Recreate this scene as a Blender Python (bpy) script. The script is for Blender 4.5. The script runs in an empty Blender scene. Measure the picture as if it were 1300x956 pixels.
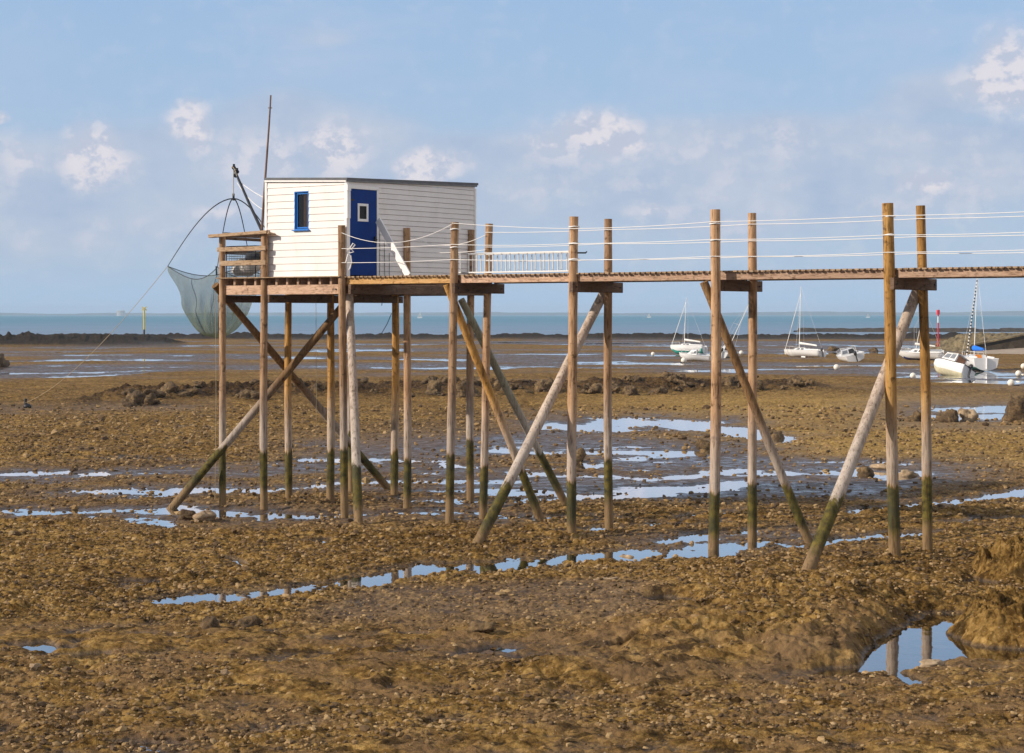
import bpy, math, random
import numpy as np
from mathutils import Vector, Matrix, noise as mnoise
random.seed(7)
R = math.radians
scene = bpy.context.scene
COL = scene.collection
EYE = 4.5                       # eye height above the tidal flat, metres
K = 2500.0                      # focal length in photograph pixels

# ------------------------------------------------------------ camera
cam_d = bpy.data.cameras.new("camera")
cam = bpy.data.objects.new("camera", cam_d); COL.objects.link(cam)
cam.location = (0, 0, EYE); cam.rotation_euler = (R(90), 0, 0)
cam_d.sensor_width = 36.0; cam_d.lens = 36.0 * K / 1300.0
cam_d.shift_y = -79.0 / 1300.0
cam_d.clip_start = 0.5; cam_d.clip_end = 60000
scene.camera = cam
scene.view_settings.view_transform = 'Standard'
scene.view_settings.look = 'None'
scene.view_settings.exposure = 0.0
scene.view_settings.gamma = 1.0
scene.render.engine = 'CYCLES'
scene.cycles.volume_bounces = 0
scene.cycles.max_bounces = 8
scene.cycles.transparent_max_bounces = 24

# ------------------------------------------------------------ node helper
class NT:
    def __init__(s, nt): s.t = nt
    def n(s, typ, **kw):
        nd = s.t.nodes.new(typ)
        for k, v in kw.items():
            if k.startswith('i_'):
                key = k[2:]
                key = int(key) if key.isdigit() else key.replace('_', ' ')
                s.put(nd.inputs[key], v)
            else: setattr(nd, k, v)
        return nd
    def put(s, sock, v):
        if isinstance(v, bpy.types.NodeSocket): s.t.links.new(v, sock)
        elif isinstance(v, bpy.types.Node): s.t.links.new(v.outputs[0], sock)
        else: sock.default_value = v
    def m(s, op, a, b=0.0, c=0.0, clamp=False):
        nd = s.t.nodes.new('ShaderNodeMath'); nd.operation = op; nd.use_clamp = clamp
        s.put(nd.inputs[0], a); s.put(nd.inputs[1], b); s.put(nd.inputs[2], c)
        return nd.outputs[0]
    def mix(s, f, a, b, mode='MIX'):
        nd = s.t.nodes.new('ShaderNodeMix'); nd.data_type = 'RGBA'; nd.blend_type = mode
        s.put(nd.inputs[0], f); s.put(nd.inputs[6], a); s.put(nd.inputs[7], b)
        return nd.outputs[2]
    def ramp(s, f, stops, interp='LINEAR'):
        nd = s.t.nodes.new('ShaderNodeValToRGB'); cr = nd.color_ramp; cr.interpolation = interp
        while len(cr.elements) < len(stops): cr.elements.new(0.5)
        for e, (p, c) in zip(cr.elements, stops):
            e.position = p; e.color = c if len(c) == 4 else (*c, 1)
        s.put(nd.inputs[0], f); return nd.outputs[0]
    def mr(s, v, a, b, c=0.0, d=1.0, smooth=False):
        nd = s.t.nodes.new('ShaderNodeMapRange')
        if smooth: nd.interpolation_type = 'SMOOTHSTEP'
        s.put(nd.inputs[0], v)
        for i, q in enumerate((a, b, c, d)): s.put(nd.inputs[i+1], q)
        return nd.outputs[0]
    def noise(s, vec, scale, detail=4, rough=0.55, dist=0.0):
        nd = s.t.nodes.new('ShaderNodeTexNoise')
        s.put(nd.inputs['Vector'], vec); nd.inputs['Scale'].default_value = scale
        nd.inputs['Detail'].default_value = detail; nd.inputs['Roughness'].default_value = rough
        nd.inputs['Distortion'].default_value = dist
        return nd.outputs[0]
    def mapping(s, vec, sc=(1, 1, 1), loc=(0, 0, 0)):
        nd = s.t.nodes.new('ShaderNodeMapping'); s.put(nd.inputs[0], vec)
        nd.inputs['Scale'].default_value = sc; nd.inputs['Location'].default_value = loc
        return nd.outputs[0]
def c4(c): return (c[0], c[1], c[2], 1.0)

# ------------------------------------------------------------ sky and sun
SUN_EL = R(27.0)
SUN_H = Vector((-0.96, -0.29, 0)).normalized()
SUN_DIR = Vector((SUN_H.x * math.cos(SUN_EL), SUN_H.y * math.cos(SUN_EL), math.sin(SUN_EL)))
world = bpy.data.worlds.new("World"); scene.world = world; world.use_nodes = True
wt = NT(world.node_tree); world.node_tree.nodes.clear()
sky = wt.n('ShaderNodeTexSky', sky_type='NISHITA', sun_disc=False)
sky.sun_elevation = SUN_EL; sky.sun_rotation = math.atan2(SUN_DIR.x, SUN_DIR.y) % (2*math.pi)
sky.air_density = 1.0; sky.dust_density = 1.0; sky.ozone_density = 2.0
SKY_S = 0.10
tc = wt.n('ShaderNodeTexCoord').outputs['Generated']
sep = wt.n('ShaderNodeSeparateXYZ', i_0=tc)
az = wt.m('MULTIPLY', wt.m('ARCTAN2', sep.outputs[0], sep.outputs[1]), 2.5)
el = wt.m('MULTIPLY', wt.m('ARCSINE', sep.outputs[2]), 2.5)
cv = wt.n('ShaderNodeCombineXYZ', i_0=az, i_1=el, i_2=0.0).outputs[0]
nA = wt.noise(wt.mapping(cv, (1, 1.5, 1)), 7.0, 5, 0.6)
nB = wt.noise(wt.mapping(cv, (1, 1.2, 1), (3, 7, 0)), 22.0, 6, 0.62)
nBs = wt.noise(wt.mapping(cv, (1, 1.2, 1), (3 - 0.012, 7 + 0.012, 0)), 22.0, 6, 0.62)
nW = wt.noise(wt.mapping(cv, (1, 1, 1), (9, 2, 0)), 9.0, 3, 0.5)
azw = wt.m('ADD', az, wt.m('MULTIPLY', wt.m('SUBTRACT', nW, 0.5), 0.10))
elw = wt.m('ADD', el, wt.m('MULTIPLY', wt.m('SUBTRACT', nA, 0.5), 0.06))
nC = wt.noise(wt.mapping(cv, (1, 2.2, 1), (31, 12, 0)), 3.4, 4, 0.5)
def blobs(lst):
    cur = None
    for (px, py, rx, ry, w) in lst:
        cx = (math.atan((px - 650) / K)) * 2.5; cy = math.atan((399 - py) / K) * 2.5
        dx = wt.m('MULTIPLY', wt.m('SUBTRACT', azw, cx), 1000.0 / rx)
        dy = wt.m('MULTIPLY', wt.m('SUBTRACT', elw, cy), 1000.0 / ry)
        r = wt.m('SQRT', wt.m('ADD', wt.m('MULTIPLY', dx, dx), wt.m('MULTIPLY', dy, dy)))
        v = wt.m('MULTIPLY', wt.m('SUBTRACT', 1.55, r), w)
        cur = v if cur is None else wt.m('MAXIMUM', cur, v)
    return cur
cum = blobs([(243,163,26,28,1.15),(122,208,38,38,.95),(2,156,12,8,.9),(425,190,36,36,.8),(330,205,60,40,.42),
             (542,213,38,20,1.2),(768,172,48,28,.95),(712,190,60,28,.5),(1283,105,46,48,.95),(1170,236,26,18,.8),
             (1000,182,60,26,.3),(25,205,50,30,.34),(270,272,50,12,.4),(820,272,46,11,.4),(680,240,70,14,.3),
             (420,268,60,14,.3),(1010,232,26,8,.35),(200,290,80,14,.2),(1120,262,60,14,.2),(920,282,60,10,.25)])
bank = blobs([(40,235,150,38,.6),(230,235,150,50,.6),(380,205,110,60,.6),(420,42,34,10,.25),(640,215,110,32,.7),
              (840,210,170,40,.75),(1040,190,110,34,.6),(1200,125,80,28,.6),(1130,240,140,28,.5),(540,260,160,24,.5),
              (900,262,180,24,.5),(240,275,220,26,.5),(1250,215,110,40,.4),(350,140,60,18,.3),(60,300,140,20,.3)])
env = wt.m('MULTIPLY', wt.mr(el, .045, .11, 0, 1, True), wt.mr(el, .285, .20, 0, 1, True))
field = wt.m('MULTIPLY', wt.m('SUBTRACT', wt.noise(wt.mapping(cv, (1, 1.7, 1), (21, 4, 0)), 3.6, 5, .5), .45), 1.8)
cum = wt.m('MAXIMUM', cum, wt.m('MULTIPLY', env, field))
bank = wt.m('ADD', bank, wt.m('MULTIPLY', env, .58))
cumf = wt.mr(wt.m('ADD', cum, wt.m('MULTIPLY', wt.m('SUBTRACT', nB, 0.5), 1.1)), -0.05, 1.05, 0, 1, True)
bankf = wt.mr(wt.m('ADD', bank, wt.m('MULTIPLY', wt.m('SUBTRACT', nC, 0.5), 1.7)), -0.05, 0.85, 0, 1, True)
wisp = wt.mr(wt.noise(wt.mapping(cv, (1, 4.5, 1), (1, 3, 0)), 3.2, 6, 0.6), 0.45, 0.8, 0, 1, True)
lit = wt.mr(wt.m('SUBTRACT', nB, nBs), -0.05, 0.06, 0, 1)
CS = 1.0 / SKY_S
def cc(r, g, b): return (r*CS, g*CS, b*CS, 1)
low = wt.mr(el, 0.0, 0.4, 1, 0)
skyc = wt.mix(wt.m('MULTIPLY', low, 0.0), sky.outputs[0], sky.outputs[0])
zen = wt.ramp(wt.mr(el, 0.0, 0.42), [(0, (.48, .70, 1.02)), (0.05, (.45, .65, .93)), (0.14, (.44, .60, .82)), (0.35, (.42, .575, .80)), (0.75, (.385, .56, .82)), (1, (.355, .54, .82))])
zenm = wt.n('ShaderNodeVectorMath', operation='SCALE', i_0=zen); zenm.inputs['Scale'].default_value = CS
infront = wt.mr(el, 0.45, 1.6, 0.8, 0.0, True)
skyc = wt.mix(infront, sky.outputs[0], zenm.outputs[0])
bankc = wt.mix(wt.mr(nA, 0.35, 0.65), cc(.41, .51, .68), cc(.52, .59, .72))
cumc = wt.mix(lit, cc(.52, .57, .70), cc(.80, .76, .80))
col = wt.mix(wt.m('MULTIPLY', wisp, 0.42), skyc, cc(.52, .60, .77))
col = wt.mix(wt.m('MULTIPLY', bankf, 0.85), col, bankc)
halo = wt.mr(wt.m('ADD', cum, wt.m('MULTIPLY', wt.m('SUBTRACT', nA, 0.5), 1.0)), -.25, 1.1, 0, 1, True)
col = wt.mix(wt.m('MULTIPLY', halo, 0.55), col, cc(.60, .63, .74))
col = wt.mix(wt.m('MULTIPLY', cumf, 0.80), col, cumc)
# unseen broken cloud overhead and behind, added to raise the ambient light
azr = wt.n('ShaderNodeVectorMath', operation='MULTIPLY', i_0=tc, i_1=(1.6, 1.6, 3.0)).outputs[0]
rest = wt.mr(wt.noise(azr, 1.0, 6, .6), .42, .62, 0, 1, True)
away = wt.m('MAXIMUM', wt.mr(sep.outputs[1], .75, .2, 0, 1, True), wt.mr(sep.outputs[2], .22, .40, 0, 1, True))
sx = wt.mr(sep.outputs[0], -.1, .7, .85, 3.0, True)  # cloud brightened towards the right as added fill for the hut's shaded wall
fill_cldc = wt.n('ShaderNodeVectorMath', operation='SCALE', i_0=cc(.60, .55, .52)[:3]); wt.put(fill_cldc.inputs['Scale'], sx)
col = wt.mix(wt.m('MULTIPLY', wt.m('MULTIPLY', rest, away), .85), col, fill_cldc)
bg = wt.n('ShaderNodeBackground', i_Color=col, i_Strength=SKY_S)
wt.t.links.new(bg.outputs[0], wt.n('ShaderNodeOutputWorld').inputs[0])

sun_d = bpy.data.lights.new("sun", 'SUN'); sun_d.energy = 5.0; sun_d.angle = R(0.53)
sun_d.color = (1.0, 0.88, 0.76)
sun = bpy.data.objects.new("sun", sun_d); COL.objects.link(sun)
sun.rotation_euler = (-SUN_DIR).to_track_quat('-Z', 'Y').to_euler()
sun.location = (-40, -20, 40)

# ------------------------------------------------------------ object helpers
def tag(o, label=None, cat=None, group=None, kind=None):
    if label: o['label'] = label
    if cat: o['category'] = cat
    if group: o['group'] = group
    if kind: o['kind'] = kind
    return o
def empty(name, loc, rz=0.0, label=None, cat=None, group=None):
    o = bpy.data.objects.new(name, None); o.empty_display_size = 0.2
    COL.objects.link(o); o.location = loc; o.rotation_euler = (0, 0, rz)
    return tag(o, label, cat, group)
class MB:
    """collects shapes, links them as one mesh object"""
    def __init__(s): s.v = []; s.f = []; s.sm = []; s.mi = []
    def add(s, vs, fs, smooth=False, mi=0):
        b = len(s.v); s.v += [tuple(p) for p in vs]
        for i, f in enumerate(fs):
            s.f.append(tuple(b + k for k in f)); s.sm.append(smooth); s.mi.append(mi)
    def box(s, c, size, rot=None, mi=0):
        c = Vector(c); hx, hy, hz = size[0]/2, size[1]/2, size[2]/2
        vs = [Vector((sx*hx, sy*hy, sz*hz)) for sz in (-1, 1) for sy in (-1, 1) for sx in (-1, 1)]
        if rot is not None: vs = [rot @ v for v in vs]
        s.add([c + v for v in vs], [(0,2,3,1),(4,5,7,6),(0,1,5,4),(2,6,7,3),(0,4,6,2),(1,3,7,5)], False, mi)
    def beam(s, p, q, w, h, up=Vector((0, 0, 1)), mi=0, ch=0.0):
        """timber from p to q: w across, h along up, small chamfer"""
        p = Vector(p); q = Vector(q); d = (q - p).normalized()
        side = d.cross(up).normalized(); u = side.cross(d).normalized()
        c = ch or min(w, h) * 0.10; a, b = w/2, h/2
        prof = [(-a, -b+c), (-a+c, -b), (a-c, -b), (a, -b+c), (a, b-c), (a-c, b), (-a+c, b), (-a, b-c)]
        vs = [p + side*x + u*y for x, y in prof] + [q + side*x + u*y for x, y in prof]
        fs = [(i, (i+1) % 8, 8 + (i+1) % 8, 8 + i) for i in range(8)]
        s.add(vs, fs + [tuple(range(7, -1, -1)), tuple(range(8, 16))], False, mi)
    def tube(s, pts, rad, n=10, caps=True, smooth=True, mi=0):
        pts = [Vector(p) for p in pts]; m = len(pts)
        rads = rad if isinstance(rad, (list, tuple)) else [rad]*m
        ref = Vector((0, 0, 1))
        d0 = (pts[-1] - pts[0])
        if d0.length > 0 and abs(d0.normalized().z) > 0.8: ref = Vector((0, 1, 0))
        vs = []
        for i, p in enumerate(pts):
            d = (pts[min(i+1, m-1)] - pts[max(i-1, 0)]).normalized()
            a = d.cross(ref)
            if a.length < 1e-4: a = d.cross(Vector((1, 0, 0)))
            a.normalize(); b = a.cross(d).normalized()
            for k in range(n):
                t = 2*math.pi*k/n
                vs.append(p + a*(math.cos(t)*rads[i]) + b*(math.sin(t)*rads[i]))
        fs = [(i*n + k, (i+1)*n + k, (i+1)*n + (k+1) % n, i*n + (k+1) % n) for i in range(m-1) for k in range(n)]
        s.add(vs, fs, smooth, mi)
        if caps:
            s.add(vs[:n], [tuple(range(n))], False, mi); s.add(vs[-n:], [tuple(range(n-1, -1, -1))], False, mi)
    def ball(s, c, r, sc=(1, 1, 1), seg=14, rings=9, mi=0):
        c = Vector(c); vs = []; fs = []
        for i in range(rings+1):
            ph = math.pi*i/rings
            for k in range(seg):
                t = 2*math.pi*k/seg
                vs.append(c + Vector((math.sin(ph)*math.cos(t)*r*sc[0], math.sin(ph)*math.sin(t)*r*sc[1], math.cos(ph)*r*sc[2])))
        for i in range(rings):
            for k in range(seg):
                fs.append((i*seg+k, (i+1)*seg+k, (i+1)*seg+(k+1) % seg, i*seg+(k+1) % seg))
        s.add(vs, fs, True, mi)
    def build(s, name, mats, parent=None):
        me = bpy.data.meshes.new(name); me.from_pydata(s.v, [], s.f)
        me.polygons.foreach_set('use_smooth', s.sm)
        if not isinstance(mats, (list, tuple)): mats = [mats]
        for m in mats: me.materials.append(m)
        me.polygons.foreach_set('material_index', s.mi)
        me.update()
        o = bpy.data.objects.new(name, me); COL.objects.link(o)
        if parent is not None: o.parent = parent
        return o
def copy_tree(o, parent=None):
    c = o.copy(); COL.objects.link(c)
    if parent is not None: c.parent = parent
    for ch in list(o.children): copy_tree(ch, c)
    return c
def at(px, py, d):
    """point seen at photograph bearing px and height py, d metres out"""
    return Vector(((px - 650)/K*d, d, EYE + (399 - py)/K*d))
def foot(px, py): d = EYE*K/(py - 399); return Vector(((px - 650)/K*d, d, 0))

# ------------------------------------------------------------ value noise in numpy
def _hash(ix, iy, seed):
    h = (ix.astype(np.int64)*374761393 + iy.astype(np.int64)*668265263 + seed*974634777) & 0xffffffff
    h = ((h ^ (h >> 13)) * 1274126177) & 0xffffffff
    h = ((h ^ (h >> 16)) * 2246822519) & 0xffffffff
    return ((h ^ (h >> 15)) & 0xffffff).astype(np.float32) / float(0xffffff)
def vn(x, y, seed=0):
    fx = np.floor(x); fy = np.floor(y); tx = x-fx; ty = y-fy
    tx = tx*tx*(3-2*tx); ty = ty*ty*(3-2*ty); ix = fx.astype(np.int64); iy = fy.astype(np.int64)
    a = _hash(ix, iy, seed); b = _hash(ix+1, iy, seed); c = _hash(ix, iy+1, seed); d = _hash(ix+1, iy+1, seed)
    return (a*(1-tx)+b*tx)*(1-ty) + (c*(1-tx)+d*tx)*ty
def fbm(x, y, octs=4, seed=0, gain=0.5):
    s = 0; amp = 1; tot = 0
    for o in range(octs):
        s = s + vn(x*2**o*1.0 + 17.3*o, y*2**o + 5.1*o, seed+o)*amp; tot += amp; amp *= gain
    return s/tot
def stones(x, y, cell, seed, keep=1.0):
    """rounded stones, one per cell, height 0..1"""
    X = x/cell; Y = y/cell; ix = np.floor(X).astype(np.int64); iy = np.floor(Y).astype(np.int64)
    best = np.zeros_like(X)
    for dx in (-1, 0, 1):
        for dy in (-1, 0, 1):
            cx = ix+dx; cy = iy+dy
            qx = cx + 0.15 + 0.7*_hash(cx, cy, seed); qy = cy + 0.15 + 0.7*_hash(cx, cy, seed+1)
            r = 0.28 + 0.42*_hash(cx, cy, seed+2); st = _hash(cx, cy, seed+3)
            an = _hash(cx, cy, seed+4)*3.14; ca = np.cos(an); sa = np.sin(an)
            ax = (X-qx)*ca + (Y-qy)*sa; ay = -(X-qx)*sa + (Y-qy)*ca
            q = 1 - (ax*ax + ay*ay*(1.0+1.5*st))/(r*r)
            v = np.sqrt(np.maximum(q, 0))*(0.35+0.65*r/0.7)*(st < keep)
            best = np.maximum(best, v)
    return best
def sstep(a, b, x):
    t = np.clip((x-a)/(b-a), 0, 1); return t*t*(3-2*t)
# ------------------------------------------------------------ the tidal flat
# each stroke: [(bearing, depression) ...] along its axis, half thickness, strength
PUD = [([(140,768),(215,762),(300,756)],3.2,.75), ([(215,762),(300,752),(400,745),(492,741)],6.5,1.1), ([(440,741),(488,735),(560,722),(620,716)],6,1.05),
 ([(600,718),(700,710),(795,704)],6.5,1.1), ([(58,834),(104,831)],5,1.6), ([(22,822),(48,820)],3,1.5), ([(84,820),(98,818)],2.5,1.4),
 ([(846,768),(872,773)],4,1.4), ([(1160,829),(1182,812),(1228,822)],12,1.35), ([(1200,800),(1212,790),(1222,812),(1290,822)],12,1.25),
 ([(1072,850),(1108,845),(1128,840)],6,1.5), ([(1140,852),(1160,862)],4,1.3),
 ([(190,649),(330,656),(450,652),(560,653)],4.5,.75), ([(590,648),(640,652)],3,.9), ([(480,634),(640,640),(740,634)],4,.75),
 ([(0,651),(120,650),(220,646)],3,.62), ([(110,659),(160,661)],2,.7), ([(170,663),(215,665)],3.2,1),
 ([(862,706),(960,694)],4.5,1), ([(850,690),(960,676)],3,.85), ([(395,690),(408,688)],2,.9), ([(375,689),(405,690)],2,.8),
 ([(148,740),(172,742)],3.4,.95), ([(285,716),(308,718)],2.5,.9),
 ([(1210,640),(1300,626),(1420,606)],4.2,1.1), ([(1060,650),(1140,642),(1215,640)],3.4,.9), ([(1205,664),(1240,658),(1300,655),(1400,650)],3.3,1.1),
 ([(1035,693),(1080,687),(1140,683),(1180,680)],3.2,.95), ([(850,656),(930,650)],2.5,.7), ([(985,655),(1040,657)],2.5,.9), ([(850,700),(990,690),(1040,696)],2.2,.7),
 ([(775,534),(850,537),(925,547),(985,556)],5.2,1.25), ([(985,556),(1010,557)],2,1), ([(700,541),(790,545)],4,.8),
 ([(640,601),(800,606),(960,600),(1175,602)],3,.74), ([(620,624),(760,630),(940,616)],4,.70), ([(1080,600),(1150,606)],3.5,.95),
 ([(1213,519),(1300,519),(1350,521)],4,1.2), ([(1213,531),(1300,529),(1350,531)],4.5,1.2),
 ([(0,603),(60,603),(128,602)],2.2,.72), ([(140,584),(350,588),(560,585)],3,.6), ([(90,624),(250,626),(420,618),(560,612)],4,.65),
 ([(640,650),(700,655),(790,660)],3,.7), ([(720,672),(780,668),(900,662)],2.6,.8),
 ([(640,573),(860,577),(900,572)],3,.6), ([(560,590),(640,594),(760,592)],2.6,.7),
 ([(1280,640),(1330,636)],3,.8), ([(230,540),(260,541)],1.6,.7), ([(470,770),(490,771)],1.6,.8), ([(590,793),(600,792)],2,.8),
 ([(610,828),(640,827)],1.6,.8), ([(680,842),(710,846),(760,850)],2.8,.9), ([(620,862),(660,863)],2.2,.9), ([(795,826),(815,822)],2,.8),
 ([(1236,739),(1243,742)],3.5,1.2), ([(700,735),(712,735)],1.5,.8), ([(935,741),(955,740)],1.3,.7)]
MUD = [([(460,575),(700,560),(900,578)],17,1), ([(600,612),(900,618),(1180,604)],17,1), ([(0,606),(350,598),(600,596)],8,.9), ([(180,655),(620,652)],11,.8),
 ([(0,652),(200,648)],7,.8), ([(700,538),(900,540)],10,1), ([(1190,523),(1400,524)],15,.8), ([(60,628),(520,618)],8,.7), ([(840,690),(1000,688)],12,.6),
 ([(0,522),(250,518)],5,.5), ([(640,836),(800,840)],14,.6), ([(780,560),(960,570)],10,.8), ([(1050,845),(1240,835)],20,.4)]
BUMP = [([(860,772),(960,750),(1080,752)],26,.13), ([(930,800),(1030,780),(1120,790)],24,.27), ([(870,810),(980,822),(1060,822),(1130,810)],20,.25), ([(1100,770),(1190,780)],16,.26),
 ([(1160,728),(1220,718),(1400,690)],16,.12), ([(0,860),(200,870),(500,868)],22,.10), ([(560,790),(720,770),(840,800)],20,.10), ([(700,860),(850,850)],14,.14)]
def seg_field(px, py, lst, soft=0.75):
    out = np.zeros_like(px)
    for pts, r, w in lst:
        xs = [p[0] for p in pts]; ys = [p[1] for p in pts]
        sel = (px > min(xs)-r*9) & (px < max(xs)+r*9) & (py > min(ys)-r*2) & (py < max(ys)+r*2)
        if not sel.any(): continue
        X = px[sel]*0.2; Y = py[sel]; best = np.full(X.shape, 1e9, np.float32)
        for (ax, ay), (bx, by) in zip(pts, pts[1:]):
            ax *= .2; bx *= .2; vx = bx-ax; vy = by-ay; L = vx*vx+vy*vy+1e-9
            t = np.clip(((X-ax)*vx + (Y-ay)*vy)/L, 0, 1)
            best = np.minimum(best, np.hypot(X-ax-t*vx, Y-ay-t*vy))
        v = w*np.exp(-(best/(r*soft*1.35))**2)
        out[sel] = np.maximum(out[sel], v)
    return out
def smooth_patch(x, y): return sstep(.47, .56, fbm(x*.42, y*.6, 4, 880))
def ground(x, y):
    """height and smooth-mud share of the flat at world x, y"""
    x = x.astype(np.float64); y = y.astype(np.float64)
    d = np.maximum(y, 12.0); px = 650 + K*x/d; dep = EYE*K/d; py = 399 + dep
    near = np.clip(dep/250.0, 0.12, 1.6)
    wx = (fbm(x*.55, y*.4, 3, 90)-.5); wy = (fbm(x*.5, y*.5, 4, 70)-.5); wz = (fbm(x*2.2, y*1.1, 3, 60)-.5)
    pxw = px + wx*70; pyw = py + (wy*15 + wz*6)*near
    p = seg_field(pxw, pyw, PUD); pm = sstep(560, 575, py)*sstep(676, 664, py)*sstep(1250, 1150, px); p = p*(1-pm*.10)*(.66+.72*fbm(x*1.9, y*2.2, 4, 610, .6))*(1 + pm*1.1*(fbm(x*2.6, y*2.6, 3, 620)-.52)); mud = seg_field(pxw, py+(wy*22+wz*8)*near, MUD, .9)
    far = sstep(58, 95, d)
    vfar = sstep(108, 135, d)
    patch = fbm(x*.12, y*.10, 4, 5)
    band = fbm(x*.055, y*.075, 5, 33, .6)                     # long low banks across the far flat
    band2 = fbm(x*.018, y*.03, 4, 43)
    farmud = sstep(.455, .57, .5*band+.5*band2 + .06*np.clip((d-130)/150, 0, 1))
    clay = sstep(29.5, 27.0, d)     # the nearest ground: weed-coated clay lumps
    mud = np.clip(mud*(1-.5*clay) + (1-far)*(1-clay)*.55*sstep(.56, .68, patch) + vfar*farmud, 0, 1)
    rub = 1-.8*mud
    # relief
    big = fbm(x*.22, y*.22, 3, 11)-.5
    mid = fbm(x*1.1, y*1.1, 4, 21, .55)-.5
    fine = fbm(x*5.5, y*5.5, 3, 25, .6)-.5
    s1 = stones(x, y, .115, 100, .8); s2 = stones(x+3.1, y, .36, 120, .20); s3 = stones(x, y+1.7, .065, 140, .7)
    lump = 1-np.abs(2*fbm(x*1.5, y*1.7, 4, 210, .55)-1)
    sm = smooth_patch(x, y)*clay
    s_amp = (1-.6*clay)*rub*(1-.85*sm)
    h = .055 + .05*big + .06*mid*(1+.9*clay)*(.35+.65*rub) + .035*fine*rub + (s1*.034*(.4+1.2*fbm(x*.8, y*.8, 3, 160)) + s2*.065*(1-.3*clay) + s3*.018)*s_amp
    h = h + clay*(.12*(lump-.72) + .03*(fbm(x*9, y*9, 3, 230, .6)-.5)*2)
    h = h - .030*mud*(1-far) 
    # far flat: gentle banks and runnels just above standing water
    hf = .075 + .07*(.5-farmud)*1.0 + .05*mid + .05*s2*(1-farmud) + .03*fine
    h = h*(1-vfar) + vfar*hf
    # bumps
    b = seg_field(pxw, pyw, BUMP, 1.0)*(1-np.clip(p*1.3, 0, 1)); b = b*sstep(.02, .16, b); h = h + b*(.85+.8*(lump-.6)) + b*.55*(fbm(x*3, y*3, 5, 777, .65)-.5)
    # low rocky reef across the flat
    reefc = np.interp(px, [-400,100,130,300,430,560,700,860,1030,1200,1300,1700], [516,514,507,503,500,497,496,494,494,500,505,505])
    reefa = np.interp(px, [-400,60,130,170,430,520,560,700,860,950,1030,1060,1400], [.05,.08,.3,.56,.56,.46,.5,.44,.54,.46,.3,.08,0])
    rr = reefa*np.exp(-((py-reefc)/5.0)**2)
    rk = fbm(x*.45, y*.45, 4, 300, .6); rs = stones(x, y, 1.3, 320, .9)
    h = h + rr*(.15+1.2*rk+.55*rs + .5*(fbm(x*2.6, y*2.2, 4, 340, .65)-.5)*2)
    # reef at the water's edge and the weedy rocks on the left
    e1 = np.exp(-((d-356)/9)**2)*(.35+.6*vn(x*.09, y*.05, 400)+.35*vn(x*.5, y*.2, 401))
    e1 = e1*(.45+.9*fbm(x*.8, y*.5, 4, 405, .65)); e1 = e1*np.interp(px, [0, 620, 700, 1300], [1, .95, 1, 1.1])
    a2 = np.interp(px, [-300,-60,150,205,240], [.9,1,1,.6,0])
    e2 = a2*np.exp(-((d-298)/17)**2)*(.25+1.1*fbm(x*.22, y*.14, 4, 410, .6))*(.4+.9*fbm(x*1.1, y*.6, 4, 415, .65))
    h = h + e1*1.15 + e2*1.7
    mud = mud*(1-np.clip(rr*3, 0, 1))*(1-np.clip((e1+e2)*2, 0, 1))
    rock = np.clip(rr*3.2, 0, 1) + np.clip((e1*6+e2*7), 0, 1)
    # rain of pools
    nat = sstep(.60, .70, fbm(x*.5, y*.9, 4, 500))*(1-far)*sstep(31, 36, d)
    natf = vfar*farmud*sstep(.515, .62, fbm(x*.13, y*.14, 5, 520, .6))
    h = h*(1-.6*np.clip(p, 0, 1)**2) - p*.105 - nat*.03*(.3+mud) - natf*.075
    # right: standing ledge of rock beside the pool
    # seaward the flat slips under the sea
    h = h - sstep(368, 400, d)*1.6
    return h, mud, np.clip(rock, 0, 1), clay
step = 0.42
rows = [4*math.pi]  # placeholder so the list has a type
deps = np.arange(632, 28.0, -step)
yr = np.concatenate([[-60., -10., 6., 12., 15.5], EYE*K/deps[deps < 620], [420., 460.]])
ud = np.linspace(-.345, .345, 1180)
ur = np.array([.37, .42, .5, .65, .9, 1.4, 2.4])
uu = np.concatenate([-ur[::-1], ud, ur])
YY, UU = np.meshgrid(yr, uu, indexing='ij')
XX = UU*np.maximum(YY, 15.5)
H, MUDF, ROCKF, CLAYF = ground(XX, YY)
nr, nc = XX.shape
co = np.stack([XX, YY, H], -1).reshape(-1, 3).astype(np.float32)
ii = np.arange(nr*nc).reshape(nr, nc)
quads = np.stack([ii[:-1, :-1], ii[:-1, 1:], ii[1:, 1:], ii[1:, :-1]], -1).reshape(-1, 4).astype(np.int32)
def np_mesh(name, co, faces, mat, smooth=True):
    me = bpy.data.meshes.new(name); k = faces.shape[1]
    me.vertices.add(len(co)); me.vertices.foreach_set('co', co.reshape(-1))
    me.loops.add(faces.size); me.loops.foreach_set('vertex_index', faces.reshape(-1))
    me.polygons.add(len(faces)); me.polygons.foreach_set('loop_start', np.arange(0, faces.size, k, dtype=np.int32))
    me.polygons.foreach_set('use_smooth', np.full(len(faces), smooth))
    me.materials.append(mat); me.update(calc_edges=True)
    o = bpy.data.objects.new(name, me); COL.objects.link(o); return o

def principled(nt, **kw):
    b = nt.n('ShaderNodeBsdfPrincipled')
    for k, v in kw.items(): nt.put(b.inputs[k.replace('_', ' ')], v)
    return b
def new_mat(name):
    m = bpy.data.materials.new(name); m.use_nodes = True; m.node_tree.nodes.clear()
    return m, NT(m.node_tree)
def finish(nt, sh, disp=None):
    o = nt.n('ShaderNodeOutputMaterial'); nt.put(o.inputs[0], sh.outputs[0] if isinstance(sh, bpy.types.Node) else sh)
def bump(nt, h, dist, strength=1.0, normal=None):
    b = nt.n('ShaderNodeBump'); b.inputs['Distance'].default_value = dist; b.inputs['Strength'].default_value = strength
    nt.put(b.inputs['Height'], h)
    if normal is not None: nt.put(b.inputs['Normal'], normal)
    return b.outputs[0]

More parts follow.
